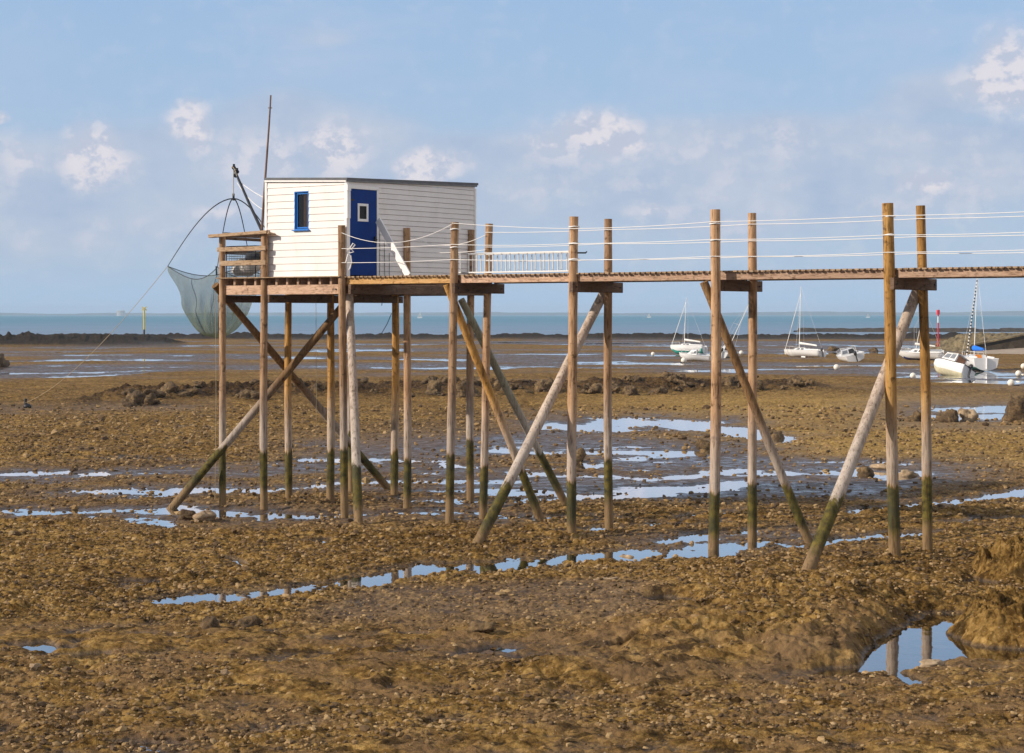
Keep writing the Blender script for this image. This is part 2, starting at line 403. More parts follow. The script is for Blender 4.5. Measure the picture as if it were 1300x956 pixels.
def ground_material():
    m, nt = new_mat('tidal_mud')
    P = nt.n('ShaderNodeNewGeometry').outputs['Position']
    sp = nt.n('ShaderNodeSeparateXYZ', i_0=P)
    mud = nt.n('ShaderNodeAttribute', attribute_name='mud').outputs['Fac']
    rock = nt.n('ShaderNodeAttribute', attribute_name='rock').outputs['Fac']
    clay = nt.n('ShaderNodeAttribute', attribute_name='clay').outputs['Fac']
    big = nt.noise(P, 0.22, 4, .6); mid = nt.noise(nt.mapping(P, (1, 1, 1), (5, 0, 0)), 2.6, 5, .65)
    fin = nt.noise(P, 14.0, 5, .7); vfin = nt.noise(P, 70.0, 3, .6)
    v = nt.n('ShaderNodeTexVoronoi', i_Vector=P, i_Scale=9.0); vc = v.outputs['Color']; vd = v.outputs['Distance']
    hue = nt.n('ShaderNodeSeparateXYZ', i_0=vc).outputs[0]
    t = nt.m('ADD', nt.m('MULTIPLY', mid, .55), nt.m('MULTIPLY', fin, .55))
    t = nt.m('ADD', t, nt.m('MULTIPLY', nt.m('SUBTRACT', hue, .5), .16))
    t = nt.m('ADD', t, nt.m('MULTIPLY', nt.m('SUBTRACT', big, .5), .35))
    dry = nt.ramp(t, [(.30, (.022, .011, .003)), (.42, (.088, .048, .012)), (.55, (.205, .120, .034)), (.70, (.37, .235, .078)), (.90, (.55, .39, .17))])
    # golden weed-dusted gravel bank on the right middle ground
    gx = nt.mr(sp.outputs[0], 0.0, 9.0, 0, 1, True); gy = nt.mr(sp.outputs[1], 52.0, 64.0, 0, 1, True); gy2 = nt.mr(sp.outputs[1], 118.0, 98.0, 0, 1, True)
    g = nt.m('MULTIPLY', nt.m('MULTIPLY', gx, gy), gy2)
    dry = nt.mix(nt.m('MULTIPLY', g, .85), dry, nt.ramp(t, [(.3, (.10, .058, .014)), (.55, (.34, .215, .065)), (.8, (.50, .35, .13))]))
    # nearest clay: ochre weed and grey-brown silt
    oc = nt.mr(nt.noise(P, 1.1, 5, .65), .45, .68, 0, 1, True)
    dry = nt.mix(nt.m('MULTIPLY', clay, nt.m('MULTIPLY', oc, .42)), dry, nt.ramp(t, [(.3, (.035, .018, .003)), (.55, (.18, .102, .022)), (.8, (.36, .225, .055))]))
    silt = nt.mr(nt.noise(P, .8, 4, .6), .44, .60, 0, 1, True)
    dry = nt.mix(nt.m('MULTIPLY', clay, nt.m('MULTIPLY', silt, .7)), dry, (.19, .118, .058, 1))
    weed = nt.mr(nt.noise(nt.mapping(P, (1, 1.4, 1), (7, 7, 0)), 1.9, 6, .7), .52, .63, 0, .85, True)
    dry = nt.mix(nt.m('MULTIPLY', weed, nt.m('SUBTRACT', 1.0, nt.m('MULTIPLY', g, .8))), dry, (.030, .018, .006, 1))
    mudc = nt.ramp(nt.m('ADD', nt.m('MULTIPLY', mid, .7), nt.m('MULTIPLY', fin, .3)), [(.3, (.048, .032, .024)), (.55, (.115, .077, .054)), (.8, (.20, .14, .095))])
    rockc = nt.ramp(t, [(.30, (.012, .007, .003)), (.50, (.042, .024, .010)), (.68, (.13, .076, .028)), (.88, (.26, .165, .065))])
    # distance-wide brown banks read redder and flatter
    rockc = nt.mix(nt.mr(sp.outputs[1], 200.0, 260.0, 0, 1), rockc, nt.ramp(t, [(.35, (.010, .007, .004)), (.6, (.030, .020, .010)), (.85, (.09, .06, .03))]))
    c = nt.mix(mud, dry, mudc); c = nt.mix(rock, c, rockc)
    # wetness: close above the standing water the ground is soaked
    wz = nt.m('ADD', sp.outputs[2], nt.m('MULTIPLY', nt.m('SUBTRACT', fin, .5), .03))
    wet = nt.mr(wz, .066, .006, 0, 1, True)
    c = nt.mix(nt.m('MULTIPLY', wet, .8), c, nt.mix(1.0, c, (.42, .40, .42, 1), 'MULTIPLY'))
    shell = nt.mr(nt.noise(P, 34.0, 1, .4), .76, .80, 0, .8)
    c = nt.mix(nt.m('MULTIPLY', shell, nt.m('SUBTRACT', 1.0, mud)), c, (.42, .36, .28, 1))
    ro = nt.m('SUBTRACT', .92, nt.m('MULTIPLY', wet, .42)); ro = nt.m('SUBTRACT', ro, nt.m('MULTIPLY', mud, nt.mr(mid, .44, .62, .05, .40, True)), clamp=True)
    ro = nt.m('MAXIMUM', ro, .16)
    hgt = nt.m('ADD', nt.m('MULTIPLY', fin, 1.0), nt.m('ADD', nt.m('MULTIPLY', vfin, .35), nt.m('MULTIPLY', vd, -.6)))
    bs = nt.m('SUBTRACT', 1.0, nt.m('MULTIPLY', mud, .78))
    nb = nt.n('ShaderNodeBump'); nb.inputs['Distance'].default_value = .035
    nt.put(nb.inputs['Height'], hgt); nt.put(nb.inputs['Strength'], bs)
    spc = nt.m('ADD', .08, nt.m('MULTIPLY', nt.m('MAXIMUM', mud, wet), .40))
    finish(nt, principled(nt, Base_Color=c, Roughness=ro, Normal=nb.outputs[0], Specular_IOR_Level=spc))
    return m
GM = ground_material()
flat = tag(np_mesh('ground', co, quads, GM), 'brown rubble-strewn tidal mudflat at low tide', kind='structure')
for nm, arr in (('mud', MUDF), ('rock', ROCKF), ('clay', CLAYF)):
    a = flat.data.attributes.new(nm, 'FLOAT', 'POINT'); a.data.foreach_set('value', arr.reshape(-1).astype(np.float32))
del co, quads, ii, YY, UU, XX, H, MUDF, ROCKF, CLAYF

def gz(x, y): return float(ground(np.array([x], float), np.array([y], float))[0][0])

# standing water in the hollows
def pool_material():
    m, nt = new_mat('pool_water')
    P = nt.n('ShaderNodeNewGeometry').outputs['Position']
    r = nt.noise(P, 3.0, 2, .5)
    nb = bump(nt, r, .006, .25)
    fr = nt.n('ShaderNodeFresnel', i_IOR=1.33, i_Normal=nb)
    tr = nt.n('ShaderNodeBsdfTransparent', i_Color=(.70, .64, .56, 1))
    gl = nt.n('ShaderNodeBsdfGlossy', i_Color=(.98, .99, 1, 1), i_Roughness=.015, i_Normal=nb)
    fac = nt.mr(fr, .02, .62, .05, 1.0)
    finish(nt, nt.n('ShaderNodeMixShader', i_0=fac, i_1=tr, i_2=gl)); return m
b = MB(); b.add([(-60, 4, 0), (60, 4, 0), (150, 368, 0), (-150, 368, 0)], [(0, 1, 2, 3)])
tag(b.build('water_pools', pool_material()), 'shallow pools of sea water left in the mud', kind='structure')

def sea_material():
    m, nt = new_mat('sea_water')
    P = nt.n('ShaderNodeNewGeometry').outputs['Position']
    sp = nt.n('ShaderNodeSeparateXYZ', i_0=P)
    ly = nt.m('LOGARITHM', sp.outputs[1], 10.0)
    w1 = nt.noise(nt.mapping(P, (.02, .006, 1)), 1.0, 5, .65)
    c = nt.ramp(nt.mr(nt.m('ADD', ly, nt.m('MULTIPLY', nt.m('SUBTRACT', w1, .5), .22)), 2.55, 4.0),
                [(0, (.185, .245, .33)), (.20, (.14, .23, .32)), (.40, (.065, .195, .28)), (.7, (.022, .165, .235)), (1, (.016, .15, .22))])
    w = nt.noise(nt.mapping(P, (.35, .6, 1)), 1.0, 6, .65); w2 = nt.noise(nt.mapping(P, (.03, .12, 1)), 1.0, 4, .6)
    nb = bump(nt, nt.m('ADD', w, nt.m('MULTIPLY', w2, 2.0)), .5, .8)
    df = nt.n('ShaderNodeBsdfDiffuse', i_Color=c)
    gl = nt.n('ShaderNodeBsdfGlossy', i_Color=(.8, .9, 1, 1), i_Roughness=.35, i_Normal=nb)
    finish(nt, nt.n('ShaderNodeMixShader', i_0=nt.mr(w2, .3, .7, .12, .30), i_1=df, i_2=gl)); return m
b = MB(); b.add([(-260, 368.2, 0), (260, 368.2, 0), (7000, 9890, 0), (-7000, 9890, 0)], [(0, 1, 2, 3)])
tag(b.build('water', sea_material()), 'calm blue-green sea beyond the mudflat', kind='structure')
# ------------------------------------------------------------ materials for the built things
def wood(name, a, b, c, tide=False, grain=(14, 14, 1.2), rough=.8, axis_obj=True):
    """weathered timber; with tide=True the tide has left it mossy below and bleached above the moss line"""
    m, nt = new_mat(name)
    tcn = nt.n('ShaderNodeTexCoord'); O = tcn.outputs['Object']
    geo = nt.n('ShaderNodeNewGeometry'); P = geo.outputs['Position']
    rnd = nt.n('ShaderNodeObjectInfo').outputs['Random']
    off = nt.n('ShaderNodeVectorMath', operation='ADD', i_0=P, i_1=nt.n('ShaderNodeCombineXYZ', i_0=nt.m('MULTIPLY', rnd, 40.0), i_1=rnd, i_2=nt.m('MULTIPLY', rnd, 13.0)).outputs[0]).outputs[0]
    g1 = nt.noise(nt.mapping(off, grain), 1.0, 6, .7, .3); g2 = nt.noise(off, 1.6, 4, .6); kn = nt.noise(off, 7.0, 3, .6)
    t = nt.m('ADD', nt.m('MULTIPLY', g1, .75), nt.m('MULTIPLY', g2, .45)); t = nt.m('SUBTRACT', t, .1)
    col = nt.ramp(t, [(.28, a), (.5, b), (.75, c)])
    col = nt.mix(nt.mr(kn, .58, .70, 0, .8), col, (a[0]*.6, a[1]*.55, a[2]*.5, 1))
    tint = nt.mr(rnd, 0, 1, .78, 1.18)
    col = nt.mix(1.0, col, nt.n('ShaderNodeCombineXYZ', i_0=tint, i_1=tint, i_2=tint).outputs[0], 'MULTIPLY')
    ro = rough
    if tide:
        z = nt.n('ShaderNodeSeparateXYZ', i_0=P).outputs[2]
        rag = nt.noise(nt.mapping(off, (9, 9, 1.5)), 1.0, 4, .65)
        zz = nt.m('ADD', z, nt.m('MULTIPLY', nt.m('SUBTRACT', rag, .5), .55)); zz = nt.m('ADD', zz, nt.m('MULTIPLY', nt.m('SUBTRACT', rnd, .5), .45))
        ble = nt.m('MULTIPLY', nt.mr(zz, 1.25, 1.4, 0, 1, True), nt.mr(zz, 3.1, 1.7, 0, .75, True))
        col = nt.mix(ble, col, nt.ramp(t, [(.28, (.20, .17, .14)), (.5, (.40, .345, .29)), (.75, (.52, .47, .41))]))
        moss = nt.mix(nt.mr(kn, .35, .65), (.034, .030, .008, 1), (.150, .118, .020, 1))
        moss = nt.mix(nt.mr(g2, .45, .65), moss, (.052, .050, .022, 1))
        col = nt.mix(nt.mr(zz, 1.36, 1.26, 0, 1, True), col, moss)
        sil = nt.mix(g1, (.14, .082, .035, 1), (.34, .225, .115, 1))
        col = nt.mix(nt.mr(zz, .62, .28, 0, .85, True), col, sil)
    crk = nt.mr(nt.noise(nt.mapping(off, tuple(q*2.2 for q in grain)), 1.0, 3, .6), .56, .66, 0, 1)
    col = nt.mix(nt.m('MULTIPLY', crk, .55), col, (a[0]*.35, a[1]*.32, a[2]*.3, 1))
    hgt = nt.m('SUBTRACT', nt.m('ADD', g1, nt.m('MULTIPLY', kn, .3)), nt.m('MULTIPLY', crk, .5))
    finish(nt, principled(nt, Base_Color=col, Roughness=ro, Normal=bump(nt, hgt, .012, .7), Specular_IOR_Level=.25)); return m
POLE = wood('pile_wood', (.150, .078, .032), (.390, .235, .125), (.56, .385, .235), tide=True)
POLEG = wood('pile_wood_golden', (.130, .062, .016), (.400, .210, .055), (.58, .36, .13), tide=True)
POLEP = wood('pile_wood_pale', (.22, .16, .12), (.44, .35, .27), (.58, .49, .41), tide=True)
POLED = wood('pile_wood_dark', (.060, .032, .012), (.190, .105, .042), (.32, .20, .095), tide=True)
POLEGR = wood('pile_wood_green', (.15, .12, .07), (.27, .25, .17), (.33, .33, .25), tide=True)
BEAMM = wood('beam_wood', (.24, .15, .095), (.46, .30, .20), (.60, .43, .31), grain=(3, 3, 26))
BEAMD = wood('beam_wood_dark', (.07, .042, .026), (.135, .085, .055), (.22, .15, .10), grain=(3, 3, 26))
BEAMY = wood('beam_wood_golden', (.30, .16, .055), (.52, .30, .11), (.66, .42, .20), grain=(3, 3, 26))
PLANK = wood('deck_wood', (.18, .115, .065), (.38, .26, .155), (.52, .38, .25), grain=(10, 10, 10))
RAILW = wood('rail_wood', (.28, .18, .10), (.48, .33, .20), (.62, .47, .33), grain=(4, 4, 26))

def simple(name, c, rough=.6, metal=0.0, var=.18, scale=6.0, bmp=.0, spec=.4, dirt=None):
    m, nt = new_mat(name)
    O = nt.n('ShaderNodeNewGeometry').outputs['Position']
    n1 = nt.noise(O, scale, 5, .6)
    col = nt.mix(nt.mr(n1, .3, .7), (c[0]*(1-var), c[1]*(1-var), c[2]*(1-var), 1), (min(c[0]*(1+var), 1), min(c[1]*(1+var), 1), min(c[2]*(1+var), 1), 1))
    if dirt is not None:
        n2 = nt.noise(nt.mapping(O, (1.0, 1.0, .35), (4, 4, 4)), scale*1.6, 6, .7)
        col = nt.mix(nt.mr(n2, .55, .78, 0, .55), col, c4(dirt))
    kw = dict(Base_Color=col, Roughness=rough, Metallic=metal, Specular_IOR_Level=spec)
    if bmp: kw['Normal'] = bump(nt, nt.noise(O, scale*4, 4, .6), bmp, .6)
    finish(nt, principled(nt, **kw)); return m
SIDING = simple('white_siding', (.73, .695, .655), .6, var=.05, scale=2.2, dirt=(.56, .50, .43))
WHITEP = simple('white_paint', (.78, .765, .73), .5, var=.04, scale=5, dirt=(.52, .48, .42))
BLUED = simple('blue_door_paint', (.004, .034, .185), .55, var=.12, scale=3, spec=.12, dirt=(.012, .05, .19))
BLUEW = simple('blue_window_paint', (.012, .155, .50), .35, var=.08)
ROOFM = simple('roof_felt', (.115, .120, .130), .8, var=.2, scale=5, bmp=.004, dirt=(.22, .20, .17))
ROPEM = simple('white_rope', (.78, .76, .72), .8, var=.06, scale=40)
ROPEB = simple('tan_rope', (.42, .34, .22), .9, var=.1, scale=30)
ROPED = simple('dark_rope', (.05, .055, .07), .8, var=.2, scale=30)
STEELD = simple('dark_steel', (.035, .036, .040), .5, .6, .2, 10)
WIREM = simple('galvanised_wire', (.18, .20, .21), .45, .7, .15, 10)
ALU = simple('ladder_aluminium', (.70, .69, .66), .38, .35, .05, 8)
GELW = simple('white_gelcoat', (.72, .72, .70), .28, var=.03, scale=1.5, spec=.5, dirt=(.58, .55, .47))
GELC = simple('cream_antifouling', (.55, .50, .33), .6, var=.12, scale=4, dirt=(.20, .17, .08))
TEAL = simple('teal_antifouling', (.03, .30, .24), .5, var=.1)
GREENH = simple('green_antifouling', (.03, .19, .14), .55, var=.15, dirt=(.06, .09, .05))
NAVY = simple('navy_antifouling', (.03, .04, .18), .5, var=.1)
BLACKP = simple('black_rubber', (.018, .018, .02), .5, var=.2)
GLASSD = simple('dark_glass', (.045, .055, .065), .08, var=.2, spec=.8)
GLASSG = simple('grey_window_plastic', (.20, .22, .24), .12, var=.1, spec=.7)
BLUEC = simple('blue_canvas', (.01, .16, .66), .8, var=.1)
ORANGE = simple('orange_board', (.78, .25, .02), .6, var=.1)
SAILW = simple('white_canvas', (.80, .78, .72), .85, var=.05)
BUOYM = simple('buoy_plastic', (.78, .73, .62), .45, var=.05, scale=8, dirt=(.42, .35, .22))
REDP = simple('red_paint', (.62, .015, .035), .45, var=.08)
YELP = simple('yellow_paint', (.70, .55, .02), .5, var=.08)
OLDP = simple('weathered_lower_post', (.06, .045, .02), .8, var=.3)
CURT = simple('brown_curtain', (.42, .20, .10), .9, var=.25, scale=5)
DARKIN = simple('dark_interior', (.012, .012, .013), .7, var=.1)
PORT = simple('porthole_glass', (.008, .008, .01), .3, var=.1, spec=.15)
SACK = simple('pale_sack', (.70, .68, .64), .95, var=.1, scale=9, bmp=.01)

# ------------------------------------------------------------ frame of the pier: s along the walkway, w across it
EX = Vector((.806, -.592, 0)); EW = Vector((.592, .806, 0)); ORG = Vector((-3.71, 43.6, 0))
def P(s, w, z=0.0): return ORG + EX*s + EW*w + Vector((0, 0, z))
DECK = 5.34
ROTZ = math.atan2(EX.y, EX.x)

def pole_pts(a, b, r0, r1, seed, segs=14):
    rnd = random.Random(seed); a = Vector(a); b = Vector(b); pts = []; rad = []
    ax = rnd.uniform(-1, 1)*.022; ay = rnd.uniform(-1, 1)*.022; ph = rnd.uniform(0, 6)
    for i in range(segs+1):
        t = i/segs; p = a.lerp(b, t)
        e = math.sin(math.pi*t)
        p = p + Vector((ax*e + .006*math.sin(7*t+ph), ay*e + .006*math.cos(9*t+ph), 0))
        pts.append(p); rad.append((r0 + (r1-r0)*t)*(1+rnd.uniform(-.035, .035)))
    return pts, rad
SEED = [0]
def pile(parent, a, b, r0, r1, mat, name='pile', label=None):
    SEED[0] += 1
    mb = MB(); pts, rad = pole_pts(a, b, r0, r1, SEED[0]); mb.tube(pts, rad, 14)
    o = mb.build(name, mat, parent)
    if label: o['label'] = label
    return o
def vpile(parent, pf, pt, ytop, d, r, mat, label=None, ztop=None, name='pile'):
    """upright pile d metres out: foot at bearing pf, head at bearing pt and height ytop"""
    x0 = (pf-650)/K*d; g = gz(x0, d); b = at(pt, ytop, d)
    if ztop is not None: b = Vector(((pt-650)/K*d, d, ztop))
    a = Vector((x0, d, 0)); k = (b-a)/(b.z-a.z); a = a + k*(g-.25-a.z)
    return pile(parent, a, b, r*1.04, r*.93, mat, name, label)
def sloped(parent, fx, fy, top, r, mat, label=None, dfoot=None):
    d = dfoot or EYE*K/(fy-399); x = (fx-650)/K*d; a = Vector((x, d, gz(x, d)))
    dirn = (Vector(top)-a).normalized()
    return pile(parent, a - dirn*.35, top, r*1.05, r*.92, mat, 'brace', label)

# ---- the platform under the hut: nine piles in a three by three grid
plat = empty('platform', (0, 0, 0), label='raised timber platform on nine tall piles carrying the white fishing hut', cat='pier platform')
vpile(plat, 438, 434, 286, 43.6, .086, POLE)
vpile(plat, 516.5, 516, 289.5, 45.34, .088, POLE)
vpile(plat, 597, 598, 292, 47.3, .090, POLE)
vpile(plat, 335, 336, 293, 45.05, .088, POLE)
vpile(plat, 419.5, 420, 0, 46.75, .092, POLEG, ztop=5.16)
vpile(plat, 500.5, 502, 0, 48.7, .094, POLEG, ztop=5.16)
vpile(plat, 283, 282.5, 297, 45.8, .080, POLE)
vpile(plat, 366.5, 366, 0, 47.5, .088, POLEG, ztop=5.16)
vpile(plat, 446, 445, 0, 49.4, .085, POLED, ztop=5.16)
# slanting braces
sloped(plat, 217, 644, at(448, 373, 45.3), .092, POLED, dfoot=45.6)
sloped(plat, 494, 621, at(273, 362, 46.3), .095, POLED, dfoot=50.2)
sloped(plat, 455.5, 668.5, at(443.5, 374, 44.0), .098, POLEP, 'bleached white slanting prop')
def cap(parent, s0, w0, s1, w1, mat, z=5.055, w=.075, h=.215, name='cap_beam', label=None):
    mb = MB(); mb.beam(P(s0, w0, z), P(s1, w1, z), w, h); 
    # bolt heads
    d = (P(s1, w1)-P(s0, w0)).normalized(); n = d.cross(Vector((0, 0, 1)))
    if n.y > 0: n = -n
    for e in (.12, -.12):
        c = (P(s0, w0, z) if e > 0 else P(s1, w1, z)) + d*e + n*(w/2+.006)
        mb.tube([c, c+n*.015], .018, 8, mi=1)
    o = mb.build(name, [mat, STEELD], parent)
    if label: o['label'] = label
    return o
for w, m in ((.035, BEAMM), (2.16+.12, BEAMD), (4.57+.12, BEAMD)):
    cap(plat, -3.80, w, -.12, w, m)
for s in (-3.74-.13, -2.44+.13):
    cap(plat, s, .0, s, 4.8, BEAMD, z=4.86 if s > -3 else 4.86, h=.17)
cap(plat, .13, .02, .13, 4.9, BEAMD, label='long dark side beam')
# joists with their ends to the front, floorboards on the open end
mb = MB()
s = -3.70
while s < -.1:
    mb.beam(P(s, .0, 5.245), P(s, 4.82, 5.245), .062, .155); s += .33
mb.build('joists', BEAMM, plat)
mb = MB(); w = -.12
while w < 4.75:
    mb.beam(P(-3.86, w+.065, 5.338), P(-2.50, w+.065, 5.338), .118, .028); w += .132
mb.beam(P(-2.50, .10, 5.337), P(-.02, .10, 5.337), .5, .024)
mb.build('floorboards', PLANK, plat)
# balcony rails on the net end
def rail(p0, p1, w, h, m=RAILW, lab=None):
    mb = MB(); mb.beam(p0, p1, w, h); o = mb.build('rail', m, plat)
    if lab: o['label'] = lab
rail(at(267, 300, 45.72), at(340.5, 294.5, 44.90), .16, .075)
rail(at(340, 295.5, 44.84), at(349, 298.5, 44.9), .10, .06)
rail(at(276, 317, 45.68), at(337, 315, 44.92), .035, .10)
rail(at(279, 334.5, 45.68), at(337, 333, 44.92), .035, .115)
rail(at(286, 302.5, 45.9), at(332, 305, 46.3), .05, .07, BEAMD)
rail(P(-3.80, .1, 6.36), P(-3.80, 4.6, 6.36), .05, .10, BEAMD)
rail(P(-3.80, .1, 5.95), P(-3.80, 4.6, 5.95), .04, .10, BEAMD)

# ---- the walkway
walk = empty('walkway', (0, 0, 0), label='long narrow plank walkway on tall piles with white rope handrails', cat='footbridge')
near = [(571, 578, 282, 41.76, .090, POLE), (726, 729, 275, 39.97, .096, POLE), (906, 908.5, 266, 37.75, .100, POLE), (1136, 1127, 258, 35.85, .108, POLEG)]
farp = [(613, 621, 284, 42.85, .086, POLE), (773, 772, 278, 41.06, .088, POLE), (955, 955, 270.5, 38.98, .092, POLE), (1178, 1169, 261, 36.94, .095, POLEG)]
for a in near + farp: vpile(walk, a[0], a[1], a[2], a[3], a[4], a[5])
SN = [3.11, 6.13, 9.45, 13.18, 16.9, 20.4]
for s in SN[4:]:
    for w in (0, 1.38):
        p = P(s, w); pile(walk, Vector((p.x, p.y, gz(p.x, p.y)-.25)), Vector((p.x, p.y, 6.5)), .10, .093, POLE)
# slanting braces
sloped(walk, 687, 660, at(567.5, 361, 42.05), .090, POLEG, 'slanting brace stained orange above and green below')
sloped(walk, 719, 647, at(585, 380, 44.3), .088, POLEGR, 'greyish slanting brace with a cut top')
sloped(walk, 608, 692, at(766, 373, 41.2), .105, POLEP, 'thick bleached slanting brace')
sloped(walk, 1029, 690, at(894, 358, 38.1), .088, POLED)
sloped(walk, 1027, 731, at(1164, 371, 37.1), .112, POLEP, 'thick bleached slanting brace')
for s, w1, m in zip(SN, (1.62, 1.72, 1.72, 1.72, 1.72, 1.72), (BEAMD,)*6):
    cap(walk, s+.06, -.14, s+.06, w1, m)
# stringers, one per bay and side
zs = 5.235
bays = [.02] + SN
for i, (s0, s1) in enumerate(zip(bays, bays[1:])):
    for w, ww in ((-.02+.10, 0), (1.30, 1)):
        mb = MB(); mb.beam(P(s0+(.10 if i else 0), w, zs), P(s1-(.02), w, zs), .062, .145)
        if i: mb.beam(P(s0+.02, w+.065, zs), P(s0+.45, w+.065, zs), .05, .14)
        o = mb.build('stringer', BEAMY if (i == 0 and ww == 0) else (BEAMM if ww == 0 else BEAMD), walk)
        if i == 0 and ww == 0: o['label'] = 'golden new stringer board'
# decking
rnd = random.Random(3); mb = MB(); s = .03
while s < SN[-1]+.3:
    a = rnd.uniform(-.015, .02)
    skip = any(abs(s - q) < .11 for q in SN)
    w0 = .09 if skip else -.03 + a; w1 = 1.27 if skip else 1.42+a
    mb.beam(P(s, w0, DECK-.015+rnd.uniform(-.003, .003)), P(s+rnd.uniform(-.008, .008), w1, DECK-.015), rnd.uniform(.078, .088), .030)
    s += .122
mb.build('decking', PLANK, walk)
# rope handrails
def rope(parent, a, b, sag, r=.0068, mat=ROPEM, n=16, name='handrail_rope'):
    mb = MB(); a = Vector(a); b = Vector(b); L = (b-a).length; pts = []
    for i in range(n+1):
        t = i/n; p = a.lerp(b, t); p.z -= sag*4*t*(1-t); pts.append(p)
    mb.tube(pts, r, 6); return mb.build(name, mat, parent)
NP = [at(438, 0, 43.6), at(577.5, 0, 41.76), at(728, 0, 39.97), at(908, 0, 37.75), at(1129, 0, 35.85), P(16.9, 0), P(20.4, 0)]
FP = [None, at(620, 0, 42.85), at(772, 0, 41.06), at(955, 0, 38.98), at(1170, 0, 36.94), P(16.9, 1.38), P(20.4, 1.38)]
def zat(p, z): return Vector((p.x, p.y, z))
hn = [(6.30, 5.95, 5.64), (6.40, 5.98, 5.66), (6.235, 5.93, 5.60), (6.27, 5.93, 5.61), (6.29, 5.94, 5.625), (6.3, 5.95, 5.63), (6.3, 5.95, 5.63)]
off = EW*-.11
for i in range(6):
    for k in range(3):
        sg = (.30, .02, .02)[k] if i == 0 else (.015 + .006*((i+k) % 3))
        rope(walk, zat(NP[i], hn[i][k] + (.03 if i == 1 and k == 0 else 0)) + off, zat(NP[i+1], hn[i+1][k]) + off, sg)
hf = [(6.28, 5.96, 5.66), (6.26, 5.97, 5.64), (6.28, 5.95, 5.64), (6.29, 5.955, 5.64), (6.3, 5.95, 5.63), (6.3, 5.95, 5.63)]
for i in range(1, 6):
    for k in range(3):
        rope(walk, zat(FP[i], hf[i-1][k]) + off*.9, zat(FP[i+1], hf[i][k]) + off*.9, .02)
rope(walk, P(.12, 2.16, 6.30), zat(FP[1], 6.22) + off, .22)
rope(walk, P(.12, 2.16, 5.95), zat(FP[1], 5.90) + off, .05)
# knots and loose ends round the first pile
for (px, py, pts) in ((442, 318, [(0, 0), (8, -3), (12, -8), (9, -10), (5, -4), (10, 2), (3, 4)]), (441, 330, [(0, 4), (3, -8), (7, -6), (8, 3), (6, 12), (4, 14)])):
    mb = MB(); q = [at(px + a*.9 - 2, py + c*.9, 43.42) for a, c in pts]; mb.tube(q, .014, 6); mb.build('rope_knot', ROPEM, walk)
for (px, py) in ((578, 291), (578, 314), (729, 288), (729, 309), (729, 329), (908, 284), (908, 305), (1129, 275), (1129, 298)):
    d = np.interp(px, [578, 729, 908, 1129], [41.76, 39.97, 37.75, 35.85]); r0 = .105
    mb = MB(); c = at(px, py, d)
    mb.tube([c + Vector((math.cos(t)*r0, math.sin(t)*r0, .006*math.sin(3*t))) for t in [k*math.pi/8 for k in range(17)]], .013, 6, caps=False)
    mb.build('rope_lashing', ROPEM, walk)
mb = MB(); c = at(733, 321, 39.85); mb.tube([c, c+Vector((.17, 0, 0)), c+Vector((.19, 0, .03))], .016, 8); mb.build('hook', STEELD, walk)
# ------------------------------------------------------------ the hut
hut = empty('fishing_hut', P(-.05, .13, DECK), label='small white weatherboarded fishing hut with blue door on tall stilts', cat='hut')
SA, SB, WA, WB = -.05, -2.47, .13, 4.80
Z0 = 5.36
def H3(s, w, z): return P(s, w, z) - hut.location   # hut-local
def walls():
    mb = MB()
    def face(p0, p1, nrm, z00, z01, zt0, zt1, pitch, holes):
        L = (p1-p0).length; du = (p1-p0)/L; nrm = Vector(nrm)
        z = min(z00, z01); k = 0
        while z < max(zt0, zt1) - .01:
            top = z + pitch - .006
            cuts = [(0.0, L)]
            for (u0, u1, a, b) in holes:
                if top > a and z < b:
                    new = []
                    for (x0, x1) in cuts:
                        if u0 > x0: new.append((x0, min(u0, x1)))
                        if u1 < x1: new.append((max(u1, x0), x1))
                    cuts = [c for c in new if c[1]-c[0] > .01]
            pieces = [(x0, x1, z, top) for (x0, x1) in cuts]
            for (u0, u1, a, b) in holes:
                if z < a < top: pieces.append((u0, u1, z, a))
                if z < b < top: pieces.append((u0, u1, b, top))
            for (x0, x1, b0, top_) in pieces:
                def zt(u): return zt0 + (zt1-zt0)*u/L
                t0 = min(top_, zt(x0)); t1 = min(top_, zt(x1))
                if zt(x0) <= b0+.004 and zt(x1) <= b0+.004: continue
                if zt(x0) < b0+.004: x0 = x0 + (x1-x0)*(b0+.004-zt(x0))/(zt(x1)-zt(x0)); t0 = min(top, zt(x0))
                elif zt(x1) < b0+.004: x1 = x0 + (x1-x0)*(zt(x0)-b0-.004)/(zt(x0)-zt(x1)); t1 = min(top, zt(x1))
                o1 = .026; o0 = .012
                q0 = p0 + du*x0; q1 = p0 + du*x1
                def V(q, zz, o): return Vector((q.x, q.y, 0)) + nrm*o + Vector((0, 0, zz))
                vs = [V(q0, b0, o1), V(q1, b0, o1), V(q1, t1, o0), V(q0, t0, o0), V(q0, b0, -.03), V(q1, b0, -.03), V(q1, t1, -.03), V(q0, t0, -.03)]
                vs = [v - hut.location for v in vs]
                mb.add(vs, [(0,1,2,3), (5,4,7,6), (4,5,1,0), (3,2,6,7), (0,3,7,4), (1,5,6,2)])
            z += pitch; k += 1
    A = P(SA, WA); B = P(SB, WA); C = P(SA, WB); D = P(SB, WB)
    face(B, A, -EW, Z0-.03, Z0, 7.56, 7.47, .158, [(.87, 1.31, 6.41, 7.28)])
    face(A, C, EX, Z0, Z0, 7.475, 7.61, .118, [(.05, 1.02, 5.0, 7.30)])
    face(D, B, -EX, Z0, Z0, 7.62, 7.56, .158, [])
    face(C, D, EW, Z0, Z0, 7.56, 7.60, .158, [])
    return mb.build('wall', SIDING, hut)
walls()
